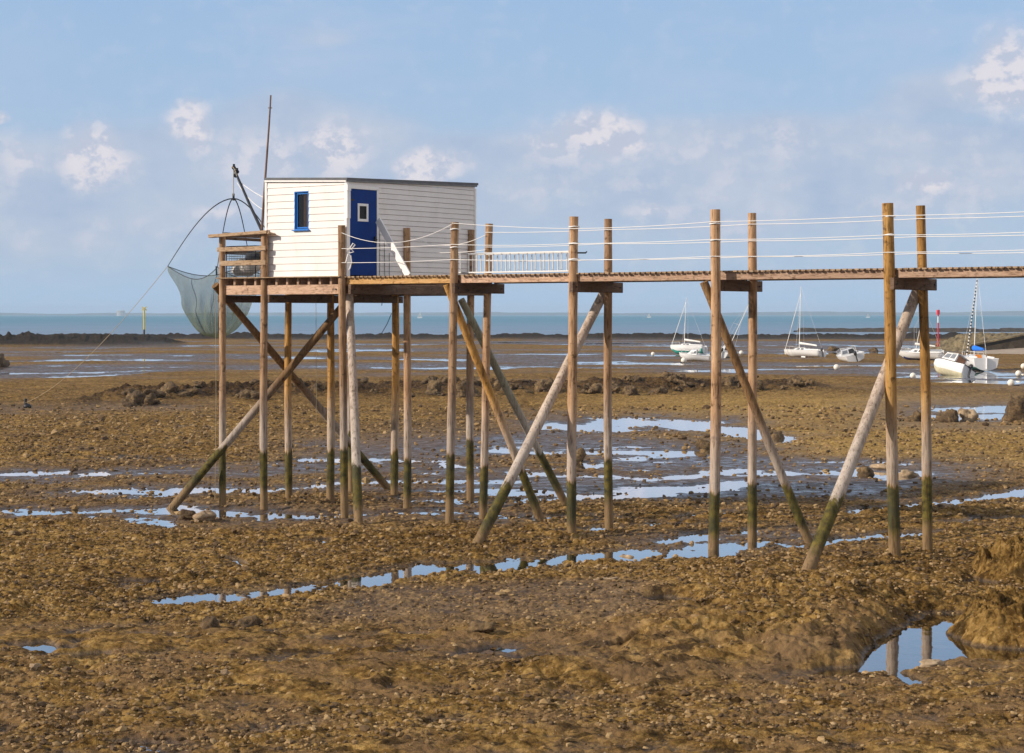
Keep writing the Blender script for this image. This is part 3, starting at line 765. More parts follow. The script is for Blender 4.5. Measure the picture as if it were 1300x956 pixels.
# inner lining keeps daylight out
mb = MB(); t = .045
ps = [(SA-t, WA+t), (SA-t, WB-t), (SB+t, WB-t), (SB+t, WA+t)]
vs = [H3(a, b, Z0-.01) for a, b in ps] + [H3(a, b, 7.42) for a, b in ps]
mb.add(vs, [(0,1,2,3), (1,2,6,5), (2,3,7,6)])
# front and door sides of the lining, left open at window and door
mb.build('lining', DARKIN, hut)
# corner trim
for s, w in ((SA, WA), (SA, WB), (SB, WA)):
    mb = MB(); mb.beam(H3(s, w, Z0-.02), H3(s, w, 7.47 if (s == SA and w == WA) else 7.53), .075, .075, up=EW)
    mb.build('corner_board', WHITEP, hut)
# roof: felt slab with a white fascia on the front and grey edge on the door side
o = .07
def rz(s, w):
    a = (s-SA)/(SB-SA); b = (w-WA)/(WB-WA)
    return 7.48*(1-a)*(1-b) + 7.575*a*(1-b) + 7.61*(1-a)*b + 7.63*a*b
cn = [(SA+o, WA-o), (SA+o, WB+o), (SB-o*.3, WB+o), (SB-o*.3, WA-o)]
mb = MB(); vs = [H3(s, w, rz(s, w)) for s, w in cn] + [H3(s, w, rz(s, w)+.055) for s, w in cn]
mb.add(vs, [(3,2,1,0), (4,5,6,7), (0,1,5,4), (1,2,6,5), (2,3,7,6), (3,0,4,7)]); rf = mb.build('roof', ROOFM, hut)
mb = MB()
mb.beam(H3(SB-.02, WA-.048, rz(SB, WA)-.022), H3(SA+.03, WA-.048, rz(SA, WA)-.022), .03, .045)
mb.build('fascia', WHITEP, rf)
mb = MB(); mb.beam(H3(SA+.05, WA-.03, rz(SA, WA)-.018), H3(SA+.05, WB+.03, rz(SA, WB)-.018), .03, .045); mb.build('fascia', simple('grey_edge', (.16, .165, .17), .6), rf)
# window: deep reveal, blue casement, brown curtain behind
win = MB(); u0, u1 = SB+.87, SB+1.31; zb, zt_ = 6.41, 7.28
def fr(mb, s0, s1, z0, z1, w, th, dep):
    mb.box(H3(s0+th/2, w, (z0+z1)/2), (th, dep, z1-z0), Matrix.Rotation(ROTZ, 3, 'Z'))
    mb.box(H3(s1-th/2, w, (z0+z1)/2), (th, dep, z1-z0), Matrix.Rotation(ROTZ, 3, 'Z'))
    mb.box(H3((s0+s1)/2, w, z0+th/2), (s1-s0-2*th-.002, dep, th), Matrix.Rotation(ROTZ, 3, 'Z'))
    mb.box(H3((s0+s1)/2, w, z1-th/2), (s1-s0-2*th-.002, dep, th), Matrix.Rotation(ROTZ, 3, 'Z'))
fr(win, u0+.002, u1-.002, zb+.002, zt_-.002, WA+.03, .020, .10)
wo = win.build('window', BLUEW, hut)
mb = MB(); fr(mb, u0+.034, u1-.034, zb+.034, zt_-.034, WA+.035, .028, .04); mb.build('casement', BLUEW, wo)
def glass_mat():
    m, nt = new_mat('clear_pane')
    fr_ = nt.n('ShaderNodeFresnel', i_IOR=1.5); tr = nt.n('ShaderNodeBsdfTransparent', i_Color=(.85, .88, .88, 1)); gl = nt.n('ShaderNodeBsdfGlossy', i_Roughness=.02)
    finish(nt, nt.n('ShaderNodeMixShader', i_0=fr_, i_1=tr, i_2=gl)); return m
CLEAR = glass_mat()
mb = MB(); mb.add([H3(u0+.05, WA+.04, zb+.05), H3(u1-.05, WA+.04, zb+.05), H3(u1-.05, WA+.04, zt_-.05), H3(u0+.05, WA+.04, zt_-.05)], [(0,1,2,3)]); mb.build('pane', CLEAR, wo)
mb = MB(); n = 18
pl = [H3(u0+.16 + .27*i/n, WA+.12+.018*math.sin(i*1.5), 0) for i in range(n+1)]
vs = [v + Vector((0, 0, zb+.02)) for v in pl] + [v + Vector((0, 0, zt_-.02)) for v in pl]
mb.add(vs, [(i, i+1, n+2+i, n+1+i) for i in range(n)], True); mb.build('curtain', CURT, wo)
mb = MB(); mb.box(H3((u0+u1)/2, WA-.045, zb-.012), (.50, .07, .022), Matrix.Rotation(ROTZ, 3, 'Z')); mb.build('sill', BLUEW, wo)
# door on the shaded side
RD = Matrix.Rotation(ROTZ, 3, 'Z')
dw0, dw1 = WA+.075, WA+1.00; dz0, dz1 = DECK+.035, 7.29
mb = MB(); hw0, hw1, hz0, hz1 = WA+.36, WA+.68, 6.60, 6.96
for (a, b, c, d_) in ((dw0, hw0, dz0, dz1), (hw1, dw1, dz0, dz1), (hw0, hw1, dz0, hz0), (hw0, hw1, hz1, dz1)):
    e = .0
    mb.box(H3(SA+.0, (a+b)/2, (c+d_)/2), (.045, b-a, d_-c), RD)
door = mb.build('door', BLUED, hut)
mb = MB()
for (a, b, c, d_) in ((hw0-.02, hw0+.035, hz0-.02, hz1+.02), (hw1-.035, hw1+.02, hz0-.02, hz1+.02), (hw0+.037, hw1-.037, hz0-.02, hz0+.035), (hw0+.037, hw1-.037, hz1-.035, hz1+.02)):
    mb.box(H3(SA+.028, (a+b)/2, (c+d_)/2), (.022, b-a, d_-c), RD)
mb.build('porthole_frame', WHITEP, door)
mb = MB(); mb.box(H3(SA, (hw0+hw1)/2, (hz0+hz1)/2), (.012, hw1-hw0, hz1-hz0), RD); mb.build('pane', PORT, door)
mb = MB(); c = H3(SA+.05, dw1-.07, 6.18); mb.box(c, (.035, .05, .15), RD); mb.tube([c+EX*.02, c+EX*.05, c+EX*.05-EW*.11], .011, 8); mb.build('handle', STEELD, door)
for z in (5.62, 7.05):
    mb = MB(); mb.box(H3(SA+.028, dw0+.07, z), (.012, .16, .04), RD); mb.build('hinge', STEELD, door)
mb = MB()
mb.box(H3(SA+.012, WA+.045, 6.33), (.05, .055, 1.98), RD); mb.box(H3(SA+.012, dw1+.035, 6.33), (.04, .055, 1.98), RD); mb.box(H3(SA+.012, (dw0+dw1)/2, 7.335), (.04, dw1-dw0+.16, .07), RD)
mb.build('door_frame', WHITEP, hut)
# white shutter battens hung at the corner
mb = MB(); mb.box(H3(SA+.06, WA-.01, 7.31), (.06, .12, .14), RD); mb.box(H3(SA+.055, WA-.01, 6.93), (.05, .11, .60), RD); mb.build('corner_batten', WHITEP, hut)
mb = MB(); mb.tube([H3(SA+.05, WA+1.08, 5.36), H3(SA+.05, WA+1.08, 6.45)], .007, 6); mb.tube([H3(SA+.05, WA+1.26, 5.36), H3(SA+.05, WA+1.24, 6.15)], .007, 6)
mb.tube([H3(SA+.05, WA+1.42, 5.36), H3(SA+.05, WA+1.42, 5.9)], .006, 6); mb.build('cable', ROPED, hut)

# board leaning on the wall beside the door
mb = MB(); a = P(SA+.06, WA+1.12, 6.62); b_ = P(.62, 1.55, DECK+.01)
q = at(517, 347.5, 44.25); q.z = DECK+.01; p0 = at(484, 300, 44.60); p0 = P(SA+.10, WA+1.03, at(482, 283, 44.6).z)
p0 = P(.14, .98, 6.62); q = P(1.14, .84, DECK+.012); mb.beam(p0, q, .035, .17, up=Vector((0, 0, 1)))
ob = mb.build('board', WHITEP); tag(ob, 'long white board leaning on the hut wall right of the blue door', 'board')

# ladder lying on its side along the far side of the deck
lad = empty('ladder', (0, 0, 0), label='aluminium ladder lying on its side on the walkway planks', cat='ladder')
l0 = at(583, 0, 41.95); l1 = at(723.5, 0, 40.25); zt0 = 5.365; hgt = .40
for dy, dz, m, sx in ((0.0, 0, ALU, 0), (.13, -.012, ALU, .18)):
    ofs = EW*dy; a = Vector((l0.x, l0.y, zt0+.02)) + ofs + EX*sx; b = Vector((l1.x, l1.y, zt0+.02)) + ofs - EX*.02
    for z in (0, hgt+dz):
        mb = MB(); mb.beam(a + Vector((0, 0, z)), b + Vector((0, 0, z)), .045, .030); mb.build('side_rail', ALU, lad)
    L = (b-a).length; n = 13 if dy == 0 else 12
    for i in range(n):
        t = (i+.15)/n if n == 13 else (i+.35)/n
        p = a.lerp(b, t); mb = MB(); mb.tube([p + Vector((0, 0, .012)), p + Vector((0, 0, hgt+dz-.012))], .015, 8); mb.build('rung', ALU, lad)
# white board laid along the ladder foot
# ------------------------------------------------------------ lift net, its boom and the tall rod
AP = at(296.5, 252, 48.0)
boom = empty('net_boom', at(333, 293, 45.35), label='black slanting boom with pulleys holding up the lift net', cat='boom')
def L3(o, v): return Vector(v) - o.location
bt = at(296.5, 213, 47.8)
mb = MB(); mb.tube([L3(boom, at(334, 296, 45.2)), L3(boom, at(318, 262, 46.4)), L3(boom, bt)], [.038, .034, .028], 10); mb.build('spar', STEELD, boom)
for (px, py) in ((297, 213), (299, 223), (301, 218)):
    mb = MB(); c = L3(boom, at(px, py, 47.75)); mb.tube([c-Vector((0, .03, 0)), c+Vector((0, .03, 0))], .05, 12); mb.box(c+Vector((0, 0, .03)), (.05, .05, .12)); mb.build('pulley', STEELD, boom)
for a, b2, sg, m in ((at(294, 212, 47.75), at(302, 230, 47.4), -.1, ROPEB), (at(301, 232, 47.5), at(338, 268, 45.4), .1, ROPEM), (at(307, 233, 47.3), at(337, 252, 45.3), .02, ROPEM)):
    rope(boom, L3(boom, a), L3(boom, b2), sg, .008, m, name='guy_line')
rod = MB(); pts, rad = pole_pts(at(331.5, 300, 45.22), at(343.5, 121, 45.6), .032, .018, 77, 10); rod.tube(pts, rad, 8)
rod.tube([at(342.2, 137, 45.6)+Vector((-.03, 0, 0)), at(342.6, 137, 45.6)+Vector((.05, 0, 0))], .012, 6)
tag(rod.build('wooden_rod', wood('rod_wood', (.10, .06, .04), (.20, .12, .08), (.30, .2, .14))), 'tall thin wooden rod standing at the left corner of the hut', 'pole')

net = empty('lift_net', (AP.x, AP.y, AP.z-1.7), label='square green lift net hanging from four bent hoops', cat='fishing net')
zc = at(0, 338, 48.0).z
LC = at(213, 338, 48.0); RC = at(362, 338, 48.0); RC = Vector((AP.x+1.22, AP.y+.35, zc)); FC = at(276, 346, 46.75); BC = at(317, 331, 49.1)
FC.z = zc-.05
for c in (LC, RC, FC, BC):
    pts = []
    for i in range(15):
        t = i/14; h = math.sin(t*math.pi/2)           # leaves the apex level, drops towards the corner
        hor = AP.lerp(Vector((c.x, c.y, AP.z)), (t*.92 + .08*math.sin(t*math.pi/2)))
        z = AP.z - (AP.z - c.z)*(1-math.cos(t*math.pi/2))**.92
        pts.append(Vector((hor.x, hor.y, z)))
    mb = MB(); mb.tube([L3(net, p_) for p_ in pts], [.015 - .006*i/14 for i in range(15)], 7); mb.build('hoop', STEELD, net)
rope(net, L3(net, bt), L3(net, AP), .0, .009, ROPEB, name='hoist_line')
mb = MB(); c = L3(net, AP); mb.tube([c-Vector((0, 0, .05)), c+Vector((0, 0, .12))], .028, 8); mb.build('hub', STEELD, net)
# bag: rim sagging between the corners, narrowing to the low point
def net_material():
    m, nt = new_mat('green_netting')
    uvn = nt.n('ShaderNodeAttribute', attribute_name='dens').outputs['Fac']
    Pn = nt.n('ShaderNodeNewGeometry').outputs['Position']
    st = nt.noise(nt.mapping(Pn, (6, 6, .6)), 1.0, 4, .6)
    op = nt.m('ADD', uvn, nt.m('MULTIPLY', nt.m('SUBTRACT', st, .5), .35), clamp=True)
    tr = nt.n('ShaderNodeBsdfTransparent')
    df = nt.n('ShaderNodeBsdfDiffuse', i_Color=(.21, .24, .155, 1)); tl = nt.n('ShaderNodeBsdfTranslucent', i_Color=(.23, .27, .17, 1))
    d2 = nt.n('ShaderNodeMixShader', i_0=.45, i_1=df, i_2=tl)
    finish(nt, nt.n('ShaderNodeMixShader', i_0=op, i_1=tr, i_2=d2)); return m
cs = [LC, FC, RC, BC]; n = 96; rings = 34; bottom = at(268, 429, 47.7)
vs = []; dens = []
rim = []
for i in range(n):
    q = i/n*4; a = int(q); t = q-a; p0 = cs[a]; p1 = cs[(a+1) % 4]; p_ = p0.lerp(p1, t)
    cen = (LC+RC+FC+BC)/4; inward = (cen-p_); inward.z = 0
    s4 = 4*t*(1-t)
    p_ = p_ + inward*(.10*s4); p_.z -= .30*s4
    rim.append(p_)
for j in range(rings+1):
    t = j/rings
    for i in range(n):
        p_ = rim[i]
        ax = AP.lerp(bottom, min(1, t*1.05)**.9)
        cx = (LC.x+RC.x)/2 + (bottom.x+.1-(LC.x+RC.x)/2)*min(1, t/.5); cy = (FC.y+BC.y)/2 + (bottom.y-(FC.y+BC.y)/2)*t
        u_ = min(1, t/.5); sh = math.sqrt(max(0, 1-t**2.9))*(1-.36*u_*u_*(3-2*u_))
        sh = max(sh, .006)
        x = cx + (p_.x-(LC.x+RC.x)/2)*sh; y = cy + (p_.y-(FC.y+BC.y)/2)*sh
        z = p_.z + (bottom.z-p_.z)*t
        wob = .035*math.sin(i/n*2*math.pi*9 + j*.25)*math.sin(math.pi*t) + .02*math.sin(i/n*2*math.pi*17 + 2)*math.sin(math.pi*t)
        vs.append(L3(net, (x*(1)+wob*.8, y+wob, z + .03*math.sin(i*.7+j*.3)*math.sin(math.pi*t))))
        dens.append(.36 + .38*t**2.2)
fs = [(j*n+i, j*n+(i+1) % n, (j+1)*n+(i+1) % n, (j+1)*n+i) for j in range(rings) for i in range(n)]
mb = MB(); mb.add(vs, fs, True); bag = mb.build('net_bag', net_material(), net)
at_ = bag.data.attributes.new('dens', 'FLOAT', 'POINT'); at_.data.foreach_set('value', np.array(dens, np.float32))
mb = MB(); mb.tube([L3(net, p_) for p_ in rim] + [L3(net, rim[0])], .009, 5, caps=False); mb.build('rim_rope', ROPED, net)
for i in (10, 30, 58, 82):                       # seams gathered down the bag
    mb = MB(); mb.tube([Vector(vs[j*n+i])*1.004 for j in range(rings-2)], .006, 4); mb.build('seam', ROPED, net)
mb = MB(); mb.tube([L3(net, at(274.5, 338, 46.8)), L3(net, at(275, 349, 46.8))], .02, 6); mb.build('weight', STEELD, net)

# mooring line from the net corner out to a stake in the mud
st = foot(32, 520); st.z = gz(st.x, st.y)
mb = MB(); g0 = LC.copy(); pts = [g0.lerp(st + Vector((0, 0, .25)), t/20) - Vector((0, 0, .5*4*(t/20)*(1-t/20))) for t in range(21)]
mb.tube(pts, .007, 5); tag(mb.build('mooring_line', ROPEB), 'thin tan line running from the net corner down to the mud', 'rope')
mb = MB(); mb.tube([st - Vector((0, 0, .3)), st + Vector((.03, 0, .45))], .07, 8); mb.ball(st+Vector((.1, 0, .08)), .2, (1, 1, .7))
tag(mb.build('anchor_stake', BLACKP), 'small dark stake in the mud holding the net line', 'stake')
for k, (pa, pb, lab) in enumerate(((at(273.5, 371, 46.9), foot(271.5, 520), 'thin line hanging from the net beside the leftmost pile'),
                  (at(401, 374, 47.6), foot(403, 640), 'thin line hanging under the platform between two piles'),
                  (at(484.5, 374, 46.2), at(484.5, 388, 46.2), 'short thin dark cord dangling under the platform edge'),
                  (at(497, 398, 48.3), at(484, 424, 47.4), 'slanting loose dark cord tied to a rear pile'))):
    if k in (0, 1):
        d = pa.y; pb = Vector((pa.x-.01, d, gz(pa.x, d)))
    mb = MB(); mb.tube([pa, (Vector(pa)+Vector(pb))/2 + Vector((.02, 0, 0)), pb], .006 if k < 2 else .009, 5); tag(mb.build('hanging_line', ROPEB if k < 2 else ROPED), lab, 'rope')

# wire crate with a sack on the balcony
cr = empty('wire_crate', P(-3.33, .52, DECK), ROTZ, label='grey wire mesh crate standing on the open end of the platform', cat='crate')
W_, D_, Hc = .93, .70, .74
mb = MB()
for z in (0.01, Hc):
    for y in (-D_/2, D_/2): mb.tube([(-W_/2, y, z), (W_/2, y, z)], .012, 6)
    for x in (-W_/2, W_/2): mb.tube([(x, -D_/2, z), (x, D_/2, z)], .012, 6)
for x in (-W_/2, W_/2):
    for y in (-D_/2, D_/2): mb.tube([(x, y, 0), (x, y, Hc)], .014, 6)
mb.build('crate_frame', STEELD, cr)
mb = MB()
for y in (-D_/2, D_/2):
    for i in range(1, 18): x = -W_/2 + W_*i/18; mb.tube([(x, y, 0), (x, y, Hc)], .0055, 4, smooth=False)
    for i in range(1, 13): z = Hc*i/13; mb.tube([(-W_/2, y, z), (W_/2, y, z)], .0055, 4, smooth=False)
for x in (-W_/2, W_/2):
    for i in range(1, 12): y = -D_/2 + D_*i/12; mb.tube([(x, y, 0), (x, y, Hc)], .0035, 4, smooth=False)
    for i in range(1, 13): z = Hc*i/13; mb.tube([(x, -D_/2, z), (x, D_/2, z)], .0035, 4, smooth=False)
mb.build('mesh_panel', WIREM, cr)
def lumpy(c, r, sc, seed, mat, name, parent=None, seg=20, rings=14, amp=.22):
    rnd = random.Random(seed); so = Vector((seed*3.1, seed*1.7, 0)); ks = [(Vector((rnd.gauss(0, 1), rnd.gauss(0, 1), rnd.gauss(0, 1))).normalized(), rnd.uniform(2, 6), rnd.uniform(0, 6)) for _ in range(7)]
    mb = MB(); vs = []; fs = []
    for i in range(rings+1):
        ph = math.pi*i/rings
        for k in range(seg):
            t = 2*math.pi*k/seg; n_ = Vector((math.sin(ph)*math.cos(t), math.sin(ph)*math.sin(t), math.cos(ph)))
            q = 1 + amp*sum(math.sin(kk.dot(n_)*f + p_) for kk, f, p_ in ks)/3.2
            if seg > 20: q += .30*(mnoise.fractal(n_*2.2+so, .8, 2.1, 5) ) - .10*abs(mnoise.noise(n_*3.5+so))
            vs.append(Vector(c) + Vector((n_.x*r*sc[0]*q, n_.y*r*sc[1]*q, n_.z*r*sc[2]*q)))
    for i in range(rings):
        for k in range(seg): fs.append((i*seg+k, (i+1)*seg+k, (i+1)*seg+(k+1) % seg, i*seg+(k+1) % seg))
    mb.add(vs, fs, True); return mb.build(name, mat, parent)
sk = lumpy(P(-3.46, .50, DECK+.24), .25, (1.25, .9, .92), 4, SACK, 'sack'); tag(sk, 'pale bulging sack lying inside the wire crate', 'sack')
sk2 = lumpy(P(-3.20, .42, DECK+.50), .17, (1.2, .8, .8), 9, ROPED, 'net_bundle'); tag(sk2, 'dark tangled bundle of netting in the wire crate', 'net bundle')
# ------------------------------------------------------------ beached boats
def boat(px, py, head, heel, pitch, L, beam, dep, lower, kind, label, name, band=.34, mast=0.0, rake=0.0, stay=True, extras=()):
    g = foot(px, py); d = g.y
    o = empty(name, (g.x, g.y, gz(g.x, g.y) - .04), 0, label, 'sailing boat' if mast else 'motor boat', 'boats lying on the mudflat')
    o.rotation_euler = (Matrix.Rotation(head, 3, 'Z') @ Matrix.Rotation(pitch, 3, 'Y') @ Matrix.Rotation(heel, 3, 'X')).to_euler()
    n = 16; secs = []
    for i in range(n+1):
        t = i/n; x = -L/2 + L*t
        b = beam/2*(.86 + .14*math.sin(min(t*1.6, 1)*math.pi/2))*(1 - max(0, (t-.45)/.55)**2.3)
        b = max(b, .015); sheer = dep*(1 + .22*max(0, t-.3)**1.4 + .02)
        kz = dep*(.02 + .75*max(0, (t-.72)/.28)**2.2)
        ch = kz + (sheer-kz)*(.28 + .1*t); cb = b*(.86 - .25*t)
        xr = x + (.10*L*max(0, t-.8))
        secs.append([(xr - .0, 0, kz), (xr, cb*.55, kz+(ch-kz)*.35), (xr, cb, ch), (xr + .01, b*.96, (ch+sheer)/2), (xr+.02, b, sheer)])
    mb = MB(); vs = []; 
    for s_ in secs:
        vs += [Vector(p) for p in s_] + [Vector((p[0], -p[1], p[2])) for p in s_[1:]]
    m = 9; fs = []; mi = []
    order = [8, 7, 6, 5, 0, 1, 2, 3, 4]
    for i in range(n):
        for a, b in zip(order, order[1:]):
            fs.append((i*m+a, (i+1)*m+a, (i+1)*m+b, i*m+b))
            lo = all(vs[i*m+q].z < dep*band + .16*dep for q in (a, b)); mi.append(1 if lo else 0)
    base = len(mb.v)
    for f, k in zip(fs, mi): pass
    mb.v += [tuple(v) for v in vs]
    for f, k in zip(fs, mi): mb.f.append(f); mb.sm.append(True); mb.mi.append(k)
    mb.f.append(tuple(order)); mb.sm.append(False); mb.mi.append(0)
    mb.build('hull', [GELW, lower], o)
    # deck with a raised rubbing strake
    mb = MB(); dv = []
    for s_ in secs: z = s_[4][2] - .05; dv += [(s_[4][0], s_[4][1]*.97, z), (s_[4][0], 0, z+.03), (s_[4][0], -s_[4][1]*.97, z)]
    mb.add(dv, [(i*3+a, i*3+a+1, i*3+a+4, i*3+a+3) for i in range(n) for a in (0, 1)], True); mb.build('deck', GELW, o)
    for sg in (1, -1):
        mb = MB(); mb.tube([(s_[4][0], sg*s_[4][1], s_[4][2]) for s_ in secs], .028, 6); mb.build('rubbing_strake', GELW if kind != 'cabin' else BLACKP, o)
    zd = dep*1.0
    def house(x0, x1, w0, w1, z0, h, rk0, rk1, mat=GELW):
        """coachroof or wheelhouse: x0 aft, x1 forward, rk = slope of each end"""
        t0 = w0*.40; t1 = w1*.40
        vs = [(x0, -w0/2, z0), (x1, -w1/2, z0), (x1, w1/2, z0), (x0, w0/2, z0), (x0+rk0, -t0, z0+h), (x1-rk1, -t1, z0+h*.96), (x1-rk1, t1, z0+h*.96), (x0+rk0, t0, z0+h)]
        mb = MB(); mb.add(vs, [(3,2,1,0), (4,5,6,7), (0,1,5,4), (1,2,6,5), (2,3,7,6), (3,0,4,7)]); ho = mb.build('cabin', mat, o); return ho, [Vector(v) for v in vs]
    def pane(ho, q, lo=(.15, .25), hi=(.85, .85), mat=GLASSD, nm='window', th=.02):
        """q: four corners of the cabin face (bottom a, bottom b, top b, top a)"""
        a, b, c, d_ = q
        def bl(u, v): return (a*(1-u)+b*u)*(1-v) + (d_*(1-u)+c*u)*v
        nr = (b-a).cross(d_-a).normalized()
        if nr.dot((a+b+c+d_)/4 - Vector((0, 0, zd+.1))) < 0: nr = -nr
        ps = [bl(lo[0], lo[1]), bl(hi[0], lo[1]), bl(hi[0], hi[1]), bl(lo[0], hi[1])]
        mb = MB(); mb.add([p+nr*th for p in ps] + [p-nr*.01 for p in ps], [(0,1,2,3), (4,7,6,5), (0,4,5,1), (1,5,6,2), (2,6,7,3), (3,7,4,0)]); return mb.build(nm, mat, ho)
    def outboard(x, y=0.0, big=1.0):
        ob = MB(); ob.ball((x, y, zd+.12), .17*big, (1.1, .8, 1.25)); oo = ob.build('outboard_motor', BLACKP, o)
        mb = MB(); mb.beam((x-.05, y, zd+.02), (x-.16, y, zd-.75*big), .09, .13, up=Vector((1, 0, 0))); mb.ball((x-.16, y, zd-.78*big), .07, (2, .8, .8)); mb.build('leg', BLACKP, oo)
    def fence():
        for sg in (1, -1):
            pts = [(secs[i][4][0]-.02, sg*secs[i][4][1]*.9, secs[i][4][2]+.34) for i in range(n-5, n+1)]
            mb = MB(); mb.tube(pts, .014, 5)
            for p_ in pts[::2]: mb.tube([p_, (p_[0], p_[1], p_[2]-.34)], .012, 5)
            mb.build('bow_rail', ALU, o)
    if kind == 'cabin':
        ho, v = house(-L*.18, L*.26, beam*.80, beam*.60, zd-.02, .80, .02, .30)
        pane(ho, (v[0], v[1], v[5], v[4]), (.10, .38), (.44, .86), GLASSG); pane(ho, (v[0], v[1], v[5], v[4]), (.52, .38), (.90, .84), GLASSG)
        pane(ho, (v[3], v[2], v[6], v[7]), (.10, .38), (.44, .86), GLASSG); pane(ho, (v[3], v[2], v[6], v[7]), (.52, .38), (.90, .84), GLASSG)
        pane(ho, (v[1], v[2], v[6], v[5]), (.08, .2), (.46, .88), GLASSG); pane(ho, (v[1], v[2], v[6], v[5]), (.54, .2), (.92, .88), GLASSG)
        pane(ho, (v[0], v[3], v[7], v[4]), (.12, .05), (.88, .85), CURT, 'door')
        ho2, _ = house(-L*.22, L*.14, beam*.84, beam*.66, zd+.71, .045, 0, 0)
        outboard(-L/2-.06, .1, .9); fence()
        pane(ho, (Vector((L*.02, -beam*.49, zd*.5)), Vector((L*.13, -beam*.485, zd*.5)), Vector((L*.13, -beam*.495, zd*.72)), Vector((L*.02, -beam*.50, zd*.72))), (0, 0), (1, 1), BLACKP, 'hull_mark')
        mb = MB(); mb.beam((-L/2+.02, -beam*.40, zd), (-L/2+.02, beam*.40, zd), .06, .05); mb.build('transom_edge', BLACKP, o)
    elif kind == 'day':
        ho, v = house(-L*.05, L*.30, beam*.74, beam*.42, zd-.02, .48, .03, .55)
        pane(ho, (v[0], v[3], v[7], v[4]), (.08, .04), (.46, .92), BLACKP, 'hatch'); pane(ho, (v[0], v[3], v[7], v[4]), (.56, .25), (.92, .86), GLASSG)
        pane(ho, (v[0], v[1], v[5], v[4]), (.10, .35), (.70, .82), GLASSD); pane(ho, (v[3], v[2], v[6], v[7]), (.10, .35), (.70, .82), GLASSD)
        mb = MB()
        for sg in (1, -1): mb.tube([(-L*.1, sg*beam*.36, zd), (-L*.08, sg*beam*.34, zd+.62), (L*.05, sg*beam*.30, zd+.66)], .02, 6)
        mb.tube([(-L*.08, -beam*.34, zd+.62), (-L*.08, beam*.34, zd+.62)], .02, 6); mb.build('rail', ALU, o)
        outboard(-L/2-.06, 0, 1.15); fence()
    elif kind == 'fishing':
        ho, v = house(-L*.02, L*.32, beam*.72, beam*.40, zd-.02, .42, .05, .45)
        pane(ho, (v[0], v[1], v[5], v[4]), (.12, .25), (.55, .85), BLACKP); pane(ho, (v[3], v[2], v[6], v[7]), (.12, .25), (.55, .85), BLACKP)
        pane(ho, (v[0], v[3], v[7], v[4]), (.3, .04), (.72, .9), BLACKP, 'hatch')
        outboard(-L/2-.05, 0, .9); fence()
    else:
        ho, v = house(-L*.10, L*.28, beam*.62, beam*.34, zd-.02, .30, .04, .5)
        for q in ((v[0], v[1], v[5], v[4]), (v[3], v[2], v[6], v[7])):
            pane(ho, q, (.10, .3), (.36, .8), GLASSD); pane(ho, q, (.46, .3), (.72, .8), GLASSD)
        pane(ho, (v[0], v[3], v[7], v[4]), (.30, .05), (.70, .95), ORANGE if 'orange' in extras else GLASSG, 'companionway_hatch')
        # cockpit coaming
        for sg in (1, -1):
            mb = MB(); mb.beam((-L*.46, sg*beam*.30, zd+.06), (-L*.10, sg*beam*.32, zd+.10), .06, .16); mb.build('coaming', GELW, o)
        mb = MB(); mb.beam((-L/2-.04, 0, zd+.10), (-L/2-.10, 0, .16), .05, .22, up=Vector((1, 0, 0))); mb.build('rudder', GELW, o)
        for sg in (1, -1):
            mb = MB(); mb.beam((-L*.05, sg*beam*.20, .16), (-L*.05, sg*beam*.22, -.18), .07, .5, up=Vector((1, 0, 0))); mb.build('keel', lower, o)
        if 'outboard' in extras: outboard(-L/2-.12, beam*.22, .8)
        fence()
    if mast:
        mx = L*.12; top = Vector((mx - rake, 0, zd + mast))
        mb = MB(); mb.tube([(mx, 0, zd-.02), top.lerp(Vector((mx, 0, zd)), .5), top], [.036, .032, .022], 8); mo = mb.build('mast', SAILW, o)
        mb = MB()
        mb.tube([top, (-L/2+.05, 0, zd+.1)], .009, 4)
        for sg in (1, -1):
            sp = Vector((mx, 0, zd+mast*.55)); mb.tube([sp, sp + Vector((-.05, sg*.38, 0))], .015, 5)
            mb.tube([top, sp + Vector((-.05, sg*.38, 0)), (mx-.1, sg*beam*.46, zd)], .008, 4)
        mb.build('rigging', ALU, o)
        fs_ = Vector((L/2-.04, 0, zd*1.2)); tp = top.lerp(Vector((mx, 0, zd)), .10)
        if 'spiral' in extras:
            mb = MB(); N = 44
            for i in range(N):
                a = fs_.lerp(tp, i/N); b = fs_.lerp(tp, (i+1)/N); mb.tube([a, b], .058 if i < N*.75 else .05, 8, mi=i % 2)
            mb.build('furled_jib', [SAILW, BLACKP], o)
        elif stay:
            mb = MB(); mb.tube([fs_, fs_.lerp(tp, .5), tp], [.028, .032, .02], 7); mb.build('furled_jib', SAILW, o)
        bz = zd + .62; be = Vector((-L*.34, 0, bz - .12 if 'orange' not in extras else bz+.02))
        mb = MB(); mb.tube([(mx, 0, bz+.06), be], .035, 7); bo = mb.build('boom', ALU, o)
        cm = BLUEC if 'orange' in extras else SAILW
        mb = MB(); a = Vector((mx, 0, bz+.15)); pts = [a.lerp(be + Vector((0, 0, .06)), i/8) for i in range(9)]
        mb.tube(pts, [(.16 - .011*i)*(1.45 if cm is BLUEC else .8) for i in range(9)], 9); mb.build('sail_cover', cm, bo)
    return o
D = R
boat(1020, 454.5, D(138), D(4), 0, 4.6, 1.75, .72, GELW, 'sail', 'small white sailing boat with furled sail beached alone left of the white speedboat', 'sailing_boat', mast=6.6, rake=-.1, extras=('outboard',))
boat(1079, 460, D(98), D(-14), 0, 4.3, 2.05, .74, GELW, 'day', 'white speedboat seen from its stern, tilted, with a black hatch', 'motor_boat')
boat(1203, 476.5, D(124), D(26), R(-8), 3.5, 1.65, .95, GELC, 'cabin', 'large white cabin motorboat with grey windows leaning over in front of the blue-covered yacht', 'motor_boat', band=.42)
